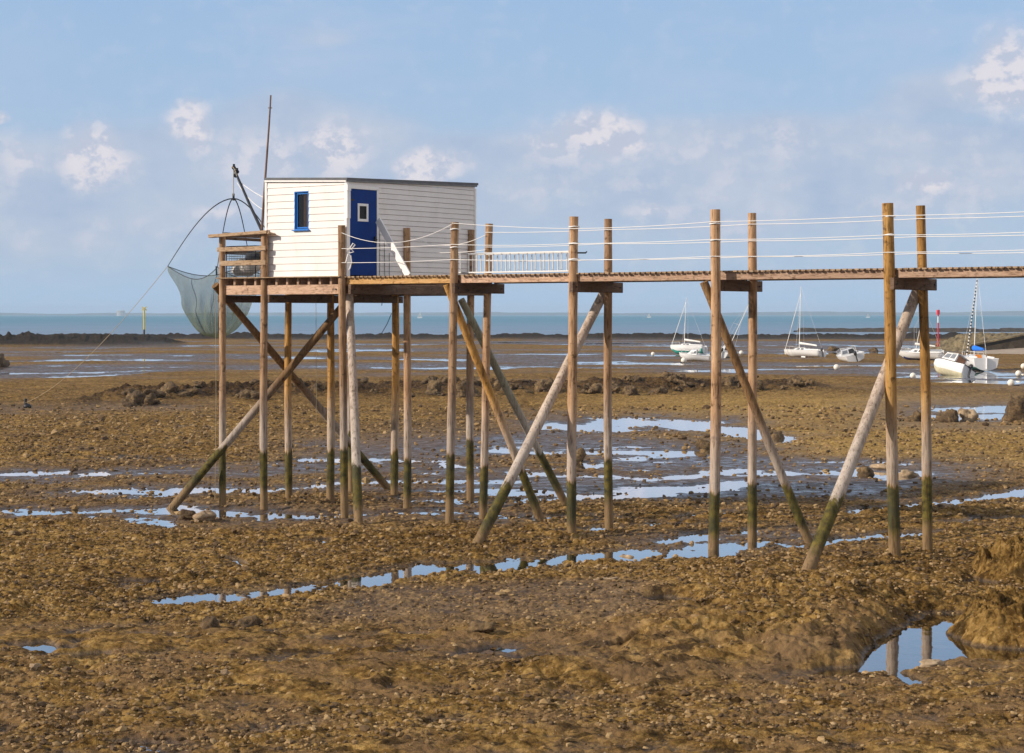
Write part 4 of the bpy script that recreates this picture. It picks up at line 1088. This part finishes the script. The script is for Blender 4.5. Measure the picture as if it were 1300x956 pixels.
boat(1239, 470.5, D(94), D(2), 0, 5.2, 2.3, 1.0, GREENH, 'sail', 'white sailing boat with blue sail cover, orange hatch and green hull bottom', 'sailing_boat', band=.48, mast=6.9, rake=.15, extras=('orange', 'spiral'))
boat(1169, 458.5, D(155), D(-8), 0, 4.2, 1.9, .85, NAVY, 'sail', 'white sailing boat with navy bottom partly hidden behind the golden pile', 'sailing_boat', band=.30, mast=4.3, rake=1.0, stay=False)
boat(873, 450, D(150), D(10), 0, 4.2, 1.7, .9, TEAL, 'sail', 'white sailing boat with teal bottom lying just behind a small white motorboat', 'sailing_boat', band=.5, mast=5.6, rake=-.2, stay=True)
boat(883, 459.5, D(165), D(-6), R(-3), 3.0, 1.3, .66, GELC, 'day', 'small white motorboat in front of the teal-bottomed sailing boat', 'motor_boat', band=.2)
boat(919, 455, D(70), D(20), 0, 3.8, 1.5, .8, BLACKP, 'fishing', 'small black and white boat half hidden by a walkway pile', 'sailing_boat', band=.3, mast=5.2, rake=-2.2, stay=False)

# mooring buoys
for px, py, r, lab in ((1062, 470, .28, 'pale round buoy below the white speedboat on the brown mud'), (999, 452, .30, 'pale buoy at the bow of the lone sailing boat'),
                  (868, 460.5, .30, 'pale buoy beside the bow of the small white motorboat'), (941, 450.5, .28, 'small white buoy between a slanting brace and the pile right of it'),
                  (829, 452, .26, 'small dull buoy alone left of the teal-bottomed boat'),
                  (1159, 480, .25, 'white buoy left of the leaning cabin motorboat near a pile'), (1293, 478, .26, 'cream buoy at the right edge, middle one of three'),
                  (1299.5, 470, .28, 'white buoy at the right edge, farthest of three'), (1283.5, 491, .26, 'pale buoy with a dark line at the right edge, nearest of three')):
    r *= .86; g = foot(px, py); z = gz(g.x, g.y); b_ = empty('mooring_buoy', (g.x, g.y, z), random.uniform(0, 6), lab, 'buoy', 'mooring buoys')
    mb = MB(); mb.ball((0, 0, r*.85), r, (1, 1, 1)); mb.build('float', BUOYM, b_)
    mb = MB(); mb.tube([(r*.5, 0, r*.85), (r*.9, 0, r*.3), (r*1.6, .1, .02), (r*3.2, .3, .02)], .03, 5); mb.build('mooring_ring', ROPED, b_)

# channel beacons
g = foot(183, 434.5); b_ = empty('channel_beacon', (g.x, g.y, gz(g.x, g.y)-.3), 0, 'yellow marker post with a topmark standing at the left end of the rocks', 'beacon')
mb = MB(); mb.tube([(0, 0, 0), (0, 0, 1.9)], .15, 10); mb.build('footing', OLDP, b_)
mb = MB(); mb.tube([(0, 0, 1.9), (0, 0, 5.1)], .13, 10); mb.build('post', YELP, b_)
mb = MB(); mb.beam((-.4, 0, 5.0), (.4, 0, 5.55), .09, .14); mb.beam((-.4, .11, 5.55), (.4, .11, 5.0), .09, .14); mb.build('topmark', YELP, b_)
b_ = empty('channel_beacon', (at(1191, 0, 243).x, 243, .2), 0, 'red and white banded beacon post with a red topmark on the stone jetty', 'beacon')
mb = MB()
for i, (za, zb2, k) in enumerate(((0, 2.25, 0), (2.25, 3.25, 0), (3.25, 4.05, 1), (4.05, 4.8, 0))):
    mb.tube([(0, 0, za + (0 if i == 0 else .001)), (.01, 0, zb2)], .085, 10, mi=k)
mb.build('post', [REDP, WHITEP], b_)
mb = MB(); mb.tube([(0, 0, 4.25), (0, 0, 4.85)], .20, 14); mb.build('topmark', REDP, b_)

# ------------------------------------------------------------ stone jetty, slipway and breakwater
def stonework(name, c0, c1, c2, sc=2.0, bmp=.05):
    m, nt = new_mat(name)
    Pn = nt.n('ShaderNodeNewGeometry').outputs['Position']
    n1 = nt.noise(Pn, sc*.25, 4, .6); n2 = nt.noise(Pn, sc*2, 5, .7)
    v = nt.n('ShaderNodeTexVoronoi', i_Vector=Pn, i_Scale=sc); cx = nt.n('ShaderNodeSeparateXYZ', i_0=v.outputs['Color']).outputs[0]
    t = nt.m('ADD', nt.m('MULTIPLY', n1, .45), nt.m('ADD', nt.m('MULTIPLY', n2, .4), nt.m('MULTIPLY', cx, .16)))
    finish(nt, principled(nt, Base_Color=nt.ramp(t, [(.32, c0), (.5, c1), (.7, c2)]), Roughness=.9, Normal=bump(nt, nt.m('SUBTRACT', n2, v.outputs['Distance']), bmp, .8))); return m
JST = stonework('jetty_stone', (.045, .035, .018), (.15, .115, .055), (.27, .21, .11))
SLP = stonework('slipway_sand', (.20, .16, .12), (.31, .25, .19), (.38, .32, .25), .6, .01)
SLW = stonework('slipway_wall', (.07, .052, .03), (.16, .12, .07), (.25, .20, .13), 1.2)
DARKR = stonework('dark_rock', (.012, .010, .008), (.035, .027, .018), (.08, .06, .035), 1.0)
def np_grid(name, X, Y, Z, mat, kind=None):
    nr_, nc_ = X.shape; i2 = np.arange(nr_*nc_).reshape(nr_, nc_)
    q = np.stack([i2[:-1, :-1], i2[:-1, 1:], i2[1:, 1:], i2[1:, :-1]], -1).reshape(-1, 4).astype(np.int32)
    return np_mesh(name, np.stack([X, Y, Z], -1).reshape(-1, 3).astype(np.float32), q, mat)
# jetty: a rubble bank running right from a rounded head
xs = np.linspace(at(1176, 0, 240).x, at(1176, 0, 240).x + 75, 520); ys = np.linspace(228, 256, 110)
X, Y = np.meshgrid(xs, ys); x0 = xs[0]
yc = 243 + (X-x0)*.02; hw = 3.2; top = 1.95 + .35*sstep(0, 40, X-x0)
e = np.maximum(np.abs(Y-yc)-hw, 0); ex = np.maximum((x0+5.5) - X, 0); dd = np.hypot(e, ex)
Z = top - dd*.42 + .35*(fbm(X*.7, Y*.7, 4, 800)-.5) + .34*stones(X, Y, .8, 820, .9) - .1
tag(np_grid('stone_jetty', X, Y, np.maximum(Z, -.4), JST), 'rubble stone jetty with a rounded weedy end behind the beached boats', 'jetty')
# slipway in front of it: dark retaining wall rising to the right over a pale ramp
sl = empty('slipway', (0, 0, 0), label='pale slipway below a sloping dark wall at the right edge', cat='slipway')
a = at(1232, 441, 226); b2 = at(1300, 427, 226); k = (b2-a)/(b2.x-a.x); c_ = a + k*34
mb = MB(); mb.add([(a.x, 226, -.3), (c_.x, 226, -.3), (c_.x, 226, c_.z), (a.x, 226, a.z+.1), (a.x, 227.2, -.3), (c_.x, 227.2, -.3), (c_.x, 227.2, c_.z), (a.x, 227.2, a.z+.1)],
   [(0,1,2,3), (5,4,7,6), (0,3,7,4), (1,5,6,2), (3,2,6,7), (0,4,5,1)]); mb.build('wall', SLW, sl)
mb = MB(); mb.beam((a.x-.05, 225.95, a.z-.05), (c_.x, 225.95, c_.z-.20), .12, .42); mb.build('dark_band', DARKR, sl)  # dark strip running along the wall just under the coping
mb = MB(); mb.beam((a.x-.1, 226.3, a.z+.22), (c_.x, 226.3, c_.z+.12), 1.9, .20); mb.build('coping', JST, sl)
xs = np.linspace(at(1236, 0, 222).x, c_.x, 90); ys = np.linspace(212, 225.9, 30); X, Y = np.meshgrid(xs, ys)
t_ = (X-xs[0])/(c_.x-xs[0]); Z = -.15 + sstep(212, 225.9, Y)*(.35 + 2.2*t_) + .05*fbm(X*.4, Y*.4, 3, 830)
o_ = np_grid('ramp', X, Y, Z, SLP); o_.parent = sl
# breakwater of dark rocks out in the shallows
xs = np.linspace(at(1008, 0, 500).x, at(1008, 0, 500).x + 110, 700); ys = np.linspace(494, 506, 26); X, Y = np.meshgrid(xs, ys)
Z = (1.1 - np.abs(Y-500)*.34) + .35*(fbm(X*.5, Y*.4, 3, 850)-.5) - .25*(vn(X*.09, Y*0, 851) > .78)
Z = np.where(X < xs[0]+1.0, Z-.6, Z)
tag(np_grid('breakwater', X, Y, Z, DARKR), 'low dark rock breakwater lying in the shallow sea on the right', 'breakwater')

# ------------------------------------------------------------ far shore, fort and distant sails
def coast_mat():
    m, nt = new_mat('far_land')
    Pn = nt.n('ShaderNodeNewGeometry').outputs['Position']
    n1 = nt.noise(nt.mapping(Pn, (.006, .002, .03)), 1.0, 5, .6)
    finish(nt, principled(nt, Base_Color=nt.ramp(n1, [(.4, (.020, .035, .035)), (.58, (.035, .055, .05)), (.75, (.16, .16, .15))]), Roughness=.95)); return m
xs = np.linspace(-7200, 7200, 1500); ys = np.array([8800., 8830, 8900, 9100, 9500, 9900]); X, Y = np.meshgrid(xs, ys)
prof = 5.0 + 9*fbm(xs*.0011, xs*0, 3, 900) + 5*fbm(xs*.012, xs*0+3, 3, 910) + 7*np.exp(-((xs-2260)/130)**2) + 5*np.exp(-((xs-1300)/400)**2)
prof = prof*sstep(-7200, -6500, xs); px_ = 650 + K*xs/8900
prof = prof - 5.5*np.exp(-((px_-60)/60)**2)
rowf = np.array([-.4, .75, 1.0, 1.0, .9, -.3])[:, None]
tag(np_grid('far_shore', X, Y, prof[None, :]*rowf + np.where(rowf < 0, -2, 0), coast_mat()), 'low wooded coast on the far side of the water', kind='structure')
fo = empty('sea_fort', (at(153.5, 0, 6500).x, 6500, 0), 0, 'tiny pale oval sea fort on the horizon at the left', 'fort')
FM = simple('fort_stone', (.60, .53, .45), .9, var=.08, scale=.1); WM = simple('fort_opening', (.16, .15, .14), .9)
mb = MB(); n = 40; vs = []
for z in (-1, 17):
    for i in range(n): t = 2*math.pi*i/n; vs.append((13.5*math.cos(t), 9*math.sin(t), z))
mb.add(vs, [(i, (i+1) % n, n+(i+1) % n, n+i) for i in range(n)] + [tuple(range(n, 2*n))]); mb.build('wall', FM, fo)
for z in (5, 9.5, 14):
    for i in range(22, 39): 
        t = 2*math.pi*i/n; mb = MB(); mb.box((13.6*math.cos(t), 9.1*math.sin(t), z), (1.0, .8, 1.7), Matrix.Rotation(t, 3, 'Z')); mb.build('embrasure', WM, fo)
mb = MB(); mb.tube([(6, 0, 17), (6, 0, 20.5)], 1.6, 10); mb.build('watchtower', FM, fo)
for px, d, h, lab in ((533, 2300, 6.5, 'tiny white sailing boat far out on the sea between the stilts'), (824, 2600, 4.5, 'tiny white sail on the horizon right of the middle piles'), (1102, 2600, 4.5, 'tiny white sail on the horizon left of the golden pile')):
    b_ = empty('distant_sailboat', (at(px, 0, d).x, d, 0), R(20), lab, 'sailboat', 'sailing boats far out at sea')
    mb = MB(); mb.add([(-3, 0, .9), (3.4, 0, 1.1), (2.2, .9, .1), (-2.8, .9, .1), (2.2, -.9, .1), (-2.8, -.9, .1)], [(0,1,2,3), (0,5,4,1), (2,4,5,3), (1,4,2), (0,3,5)]); mb.build('hull', GELW, b_)
    mb = MB(); mb.add([(.3, .0, 1.4), (-3.0, .25, 1.5), (.2, .05, 1.2+h)], [(0, 1, 2)]); mb.add([(.5, .0, 1.2), (3.2, .0, 1.2), (.4, .05, 1.0+h*.85)], [(0, 1, 2)]); mb.tube([(.35, 0, 1), (.35, 0, 1.4+h)], .08, 6); mb.build('sail', SAILW, b_)

# ------------------------------------------------------------ rocks
ROCK = stonework('weedy_rock', (.026, .016, .007), (.105, .064, .026), (.26, .17, .07), 6.0, .06)
ROCKP = stonework('pale_rock', (.13, .09, .05), (.30, .21, .12), (.46, .35, .22), 5.0, .02)
LEDGE = stonework('ledge_rock', (.040, .020, .006), (.165, .094, .030), (.33, .205, .080), 5.0, .09)
def boulder(px, py, r, sc, seed, mat, label, group=None, name='boulder', sink=.25, seg=22):
    g = foot(px, py); z = gz(g.x, g.y)
    o = lumpy((0, 0, 0), r, sc, seed, mat, name, seg=seg, rings=14, amp=.34)
    o.location = (g.x, g.y, z + r*sc[2]*(1-sink*2)); o.rotation_euler = (0, 0, seed*1.7)
    return tag(o, label, 'rock', group)
LB = 'dark weed-covered boulder in the low reef across the mudflat'
rr_ = random.Random(11)
protos = [lumpy((0, 0, 0), 1, (1, .9, .72), 40+i, ROCK, 'boulder', seg=40, rings=26, amp=.42) for i in range(6)]
segs = [(0, 283, 'left of the leftmost pile of the hut'), (283, 437, 'seen between the stilts under the hut'), (437, 571, 'between the hut corner pile and the first walkway pile'), (571, 727, 'between the first and second walkway pile pairs'), (727, 906, 'between the second and third walkway pile pairs'), (906, 1300, 'right of the third walkway pile pair')]
ORD = 'first second third fourth fifth sixth seventh eighth ninth tenth eleventh twelfth thirteenth fourteenth fifteenth sixteenth seventeenth eighteenth nineteenth twentieth'.split()
ORD += ['twenty-' + q for q in ORD[:9]]
xsb = [rr_.uniform(560, 1030) for _ in range(52)] + [rr_.uniform(140, 560) for _ in range(26)]
xsb.sort()
for i, px in enumerate(xsb):
    sg_ = [q for q in segs if q[0] <= px < q[1]][0]; k_ = sum(1 for q in xsb[:i] if q >= sg_[0])
    LB = 'reef boulder ' + sg_[2] + ', ' + ORD[k_] + ' from left'
    pyr = np.interp(px, [130,300,430,560,700,860,1030], [514,507,503,501,500,498,495]) + rr_.uniform(-4, 5)
    r = rr_.choice([.16, .22, .3, .38, .48])*rr_.uniform(.8, 1.15)
    o = protos[i] if i < 6 else protos[i % 6].copy()
    if i >= 6: COL.objects.link(o)
    g = foot(px, pyr); o.location = (g.x, g.y, gz(g.x, g.y) + r*.25); o.scale = (r*rr_.uniform(.9, 1.4), r, r*rr_.uniform(.8, 1.1)); o.rotation_euler = (rr_.uniform(-.3, .3), rr_.uniform(-.3, .3), rr_.uniform(0, 6.2))
    tag(o, LB, 'rock', 'boulders of the low reef')
for px, py, r, sc, sd, m, lab in (
    (259, 665, .30, (1.35, .7, .55), 1, ROCKP, 'flat tan rock at the edge of a puddle left of the stilts'),
    (240, 663, .20, (1.0, .7, .6), 2, ROCK, 'dark rock just left of the flat tan rock by the puddle'),
    (1099, 606, .26, (1, .9, .8), 3, ROCK, 'dark round rock in the wet mud right of the thick bleached brace'),
    (1153, 605, .24, (1.2, .8, .6), 4, ROCKP, 'pale tan rock in the wet mud beside the golden pile'),
    (1118, 596, .22, (1.3, .8, .4), 5, ROCKP, 'low flat tan stone behind the dark round rock'),
    (981, 556, .34, (1, .9, .9), 6, ROCK, 'dark rock at the tip of the long bright pool'),
    (892, 569, .24, (1, .9, .8), 7, ROCK, 'small dark stone on mud left of the second pile pair'),
    (735, 587, .2, (.9, .9, 1.1), 8, ROCK, 'small dark stone beside a walkway pile in the middle'),
    (1205, 521+16, .45, (1, .9, .9), 9, ROCK, 'dark rock at the left end of the right-hand pool'),
    (1228, 536, .42, (1.1, .9, .8), 10, ROCKP, 'light brown rock in the middle of the right-hand pool'),
    (1292, 538, .6, (1, .9, 1.1), 12, ROCK, 'tall dark rock in the pool at the right edge'),
    (1164, 537, .34, (1.1, .9, .8), 13, ROCK, 'dark rock on gravel behind the rightmost pile pair'),
    (793, 706, .17, (1.5, .8, .6), 14, ROCKP, 'tan stone at the right tip of the long puddle'),
    (773, 742, .10, (2.0, .6, .35), 15, ROCKP, 'pale long flat stone on the brown foreground'),
    (266, 803, .13, (1, .8, .8), 16, ROCK, 'small dark stone left of its twin in the lower left'),
    (315, 800, .14, (1.3, .8, .7), 17, ROCK, 'wider grey-brown stone in the lower left'),
    (1201, 648, .12, (1.6, .7, .5), 18, ROCKP, 'small flat pale stone between two streaks of water at right'),
    (612, 811, .16, (1.4, .8, .7), 20, ROCK, 'dark lump of rock in the lower middle foreground'),
    (311, 471+38, .35, (1.1, .9, .7), 21, ROCK, 'dark rock on the near side of the left reef'),
    (286, 864, .06, (1, .8, .7), 22, ROCKP, 'tiny pale pebble at the bottom left'),
    (44, 861, .07, (1.6, .8, .6), 23, ROCKP, 'small pale stone in the bottom left corner'),
    (1183, 850, .12, (1.3, .8, .6), 24, ROCKP, 'tan stone on the mud below the right-hand pool'),
    (0, 467, 1.0, (1.6, .7, .8), 25, ROCK, 'dark rock at the left edge near the wet mud'),
    (1057, 446, .5, (1.6, .8, .7), 26, ROCK, 'small dark rock behind the lone sailing boat'),
    (1109, 447, .5, (1.6, .8, .7), 27, ROCK, 'small dark rock on the flat right of the white speedboat')):
    boulder(px, py, r, sc, sd, m, lab)

# the big ledge at the right edge beside the pool: layered slabs with rough faces
def ledge(cx, cy, rx, ry, top, seed, label):
    N = 420; t = np.linspace(0, 2*math.pi, N, endpoint=False); q = np.concatenate([np.linspace(0, .86, 130), np.linspace(.863, 1.12, 110)])
    T, Q = np.meshgrid(t, q)
    ra = 1 + .22*(fbm(np.cos(T)*1.6+9, np.sin(T)*1.6+9, 4, seed)-.5)*2 + .06*(fbm(np.cos(T)*7+9, np.sin(T)*7+9, 3, seed+5)-.5)
    X = cx + rx*np.cos(T)*Q*ra; Y = cy + ry*np.sin(T)*Q*ra
    cap_ = 1-np.clip((Q-.55)/.45, 0, 1.6)**2.4
    rg = 1-np.abs(2*fbm(X*1.4+Y*.5, Y*1.8, 4, seed+20, .55)-1)
    Z = top*cap_*(.62+.50*(rg)) + .09*(fbm(X*4, Y*4, 5, seed+30, .65)-.5)*2
    X = X + .12*(fbm(X*3, Y*3, 4, seed+70, .6)-.5); Z = Z + .10*(stones(X, Y, .16, seed+80, .9)-.4)*cap_
    Z = Z + cap_*.07*(fbm(X*9, Y*9, 4, seed+90, .65)-.5)*2
    Z = Z - .16*np.exp(-((fbm(X*.9+3, Y*.9, 3, seed+44)-.5)/.018)**2)
    Z = Z - .10*sstep(.55, .75, fbm(X*.9, Y*3.2, 3, seed+40)) - .18*sstep(.72, .80, fbm(X*1.7, Y*.8, 3, seed+50))
    X = X + .10*(fbm(Z*6+X, Y*2, 3, seed+60)-.5); Z = np.where(Q > 1.0, Z-.35, Z)
    q4 = np.arange(X.size).reshape(X.shape); nx_ = np.roll(q4, -1, axis=1)
    f = np.stack([q4[:-1], nx_[:-1], nx_[1:], q4[1:]], -1).reshape(-1, 4).astype(np.int32)
    o = np_mesh('rock_ledge', np.stack([X, Y, Z], -1).reshape(-1, 3).astype(np.float32), f, GM)
    return tag(o, label, 'rock', None)
g = foot(1345, 812); ledge(g.x, g.y+.2, 1.55, 1.15, .50, 1000, 'large weathered rock ledge beside the pool at the lower right')
g = foot(1300, 738); ledge(g.x+.1, g.y+.6, .82, 1.5, .52, 1100, 'rough rock block behind the large ledge with a dark crack')
g = foot(1390, 735); ledge(g.x, g.y+.4, .9, 1.8, .60, 1200, 'rock block at the right edge behind the ledge')

# ------------------------------------------------------------ loose rubble, far past counting
def rubble():
    rs_ = np.random.RandomState(5)
    t = (1+5**.5)/2
    ico = np.array([(-1,t,0),(1,t,0),(-1,-t,0),(1,-t,0),(0,-1,t),(0,1,t),(0,-1,-t),(0,1,-t),(t,0,-1),(t,0,1),(-t,0,-1),(-t,0,1)], float); ico /= np.linalg.norm(ico[0])
    fc = np.array([(0,11,5),(0,5,1),(0,1,7),(0,7,10),(0,10,11),(1,5,9),(5,11,4),(11,10,2),(10,7,6),(7,1,8),(3,9,4),(3,4,2),(3,2,6),(3,6,8),(3,8,9),(4,9,5),(2,4,11),(6,2,10),(8,6,7),(9,8,1)])
    n = 46000
    dep = rs_.uniform(118, 560, n)**1.0; d = EYE*K/dep; u = rs_.uniform(-.30, .30, n)
    x = u*d; y = d
    h, mud, rk, cl = ground(x, y)
    keep = (rs_.rand(n) > smooth_patch(x, y)*cl*.85) & (rs_.rand(n) > mud*.82) & (h > -.03) & (rs_.rand(n) > cl*.45)
    x, y, h = x[keep], y[keep], h[keep]; n = len(x)
    s = .018 + .035*rs_.rand(n)**2.2 + .05*(rs_.rand(n) > .97)*rs_.rand(n); s *= np.clip(y/38, .75, 2.2)
    jit = 1 + .34*(rs_.rand(n, 12, 1)*2-1)
    v = ico[None]*jit*np.stack([np.ones(n)*1.15, np.ones(n)*.9, .55+.3*rs_.rand(n)], -1)[:, None, :]
    an = rs_.rand(n)*6.28; c, s_ = np.cos(an), np.sin(an)
    vx = v[..., 0]*c[:, None] - v[..., 1]*s_[:, None]; vy = v[..., 0]*s_[:, None] + v[..., 1]*c[:, None]
    v = np.stack([vx, vy, v[..., 2]], -1)*s[:, None, None] + np.stack([x, y, h+s*.25], -1)[:, None, :]
    f = (fc[None] + (np.arange(n)*12)[:, None, None]).reshape(-1, 3).astype(np.int32)
    m, nt = new_mat('loose_stone')
    Pn = nt.n('ShaderNodeNewGeometry'); isl = Pn.outputs['Random Per Island']
    nz = nt.noise(Pn.outputs['Position'], 30.0, 3, .6)
    tt = nt.m('ADD', nt.m('MULTIPLY', isl, .75), nt.m('MULTIPLY', nz, .25))
    col = nt.ramp(tt, [(.0, (.035, .020, .009)), (.35, (.115, .066, .022)), (.62, (.23, .14, .050)), (.86, (.35, .235, .105)), (1, (.46, .36, .24))])
    finish(nt, principled(nt, Base_Color=col, Roughness=.85))
    o = np_mesh('loose_rubble', v.reshape(-1, 3).astype(np.float32), f, m, False)
    tag(o, 'loose stones and shells scattered over the mud', kind='stuff')
rubble()

# ------------------------------------------------------------ air over the bay
def haze():
    m, nt = new_mat('haze')
    pv = nt.n('ShaderNodeVolumePrincipled'); pv.inputs['Color'].default_value = (.60, .80, 1, 1); pv.inputs['Density'].default_value = 1.35e-4; pv.inputs['Anisotropy'].default_value = 0.0
    o = nt.n('ShaderNodeOutputMaterial'); nt.t.links.new(pv.outputs[0], o.inputs['Volume'])
    mb = MB(); mb.box((0, 5120, 16.5), (15400, 10400, 39)); tag(mb.build('haze', m), 'thin sea haze over the bay', kind='stuff')
haze()
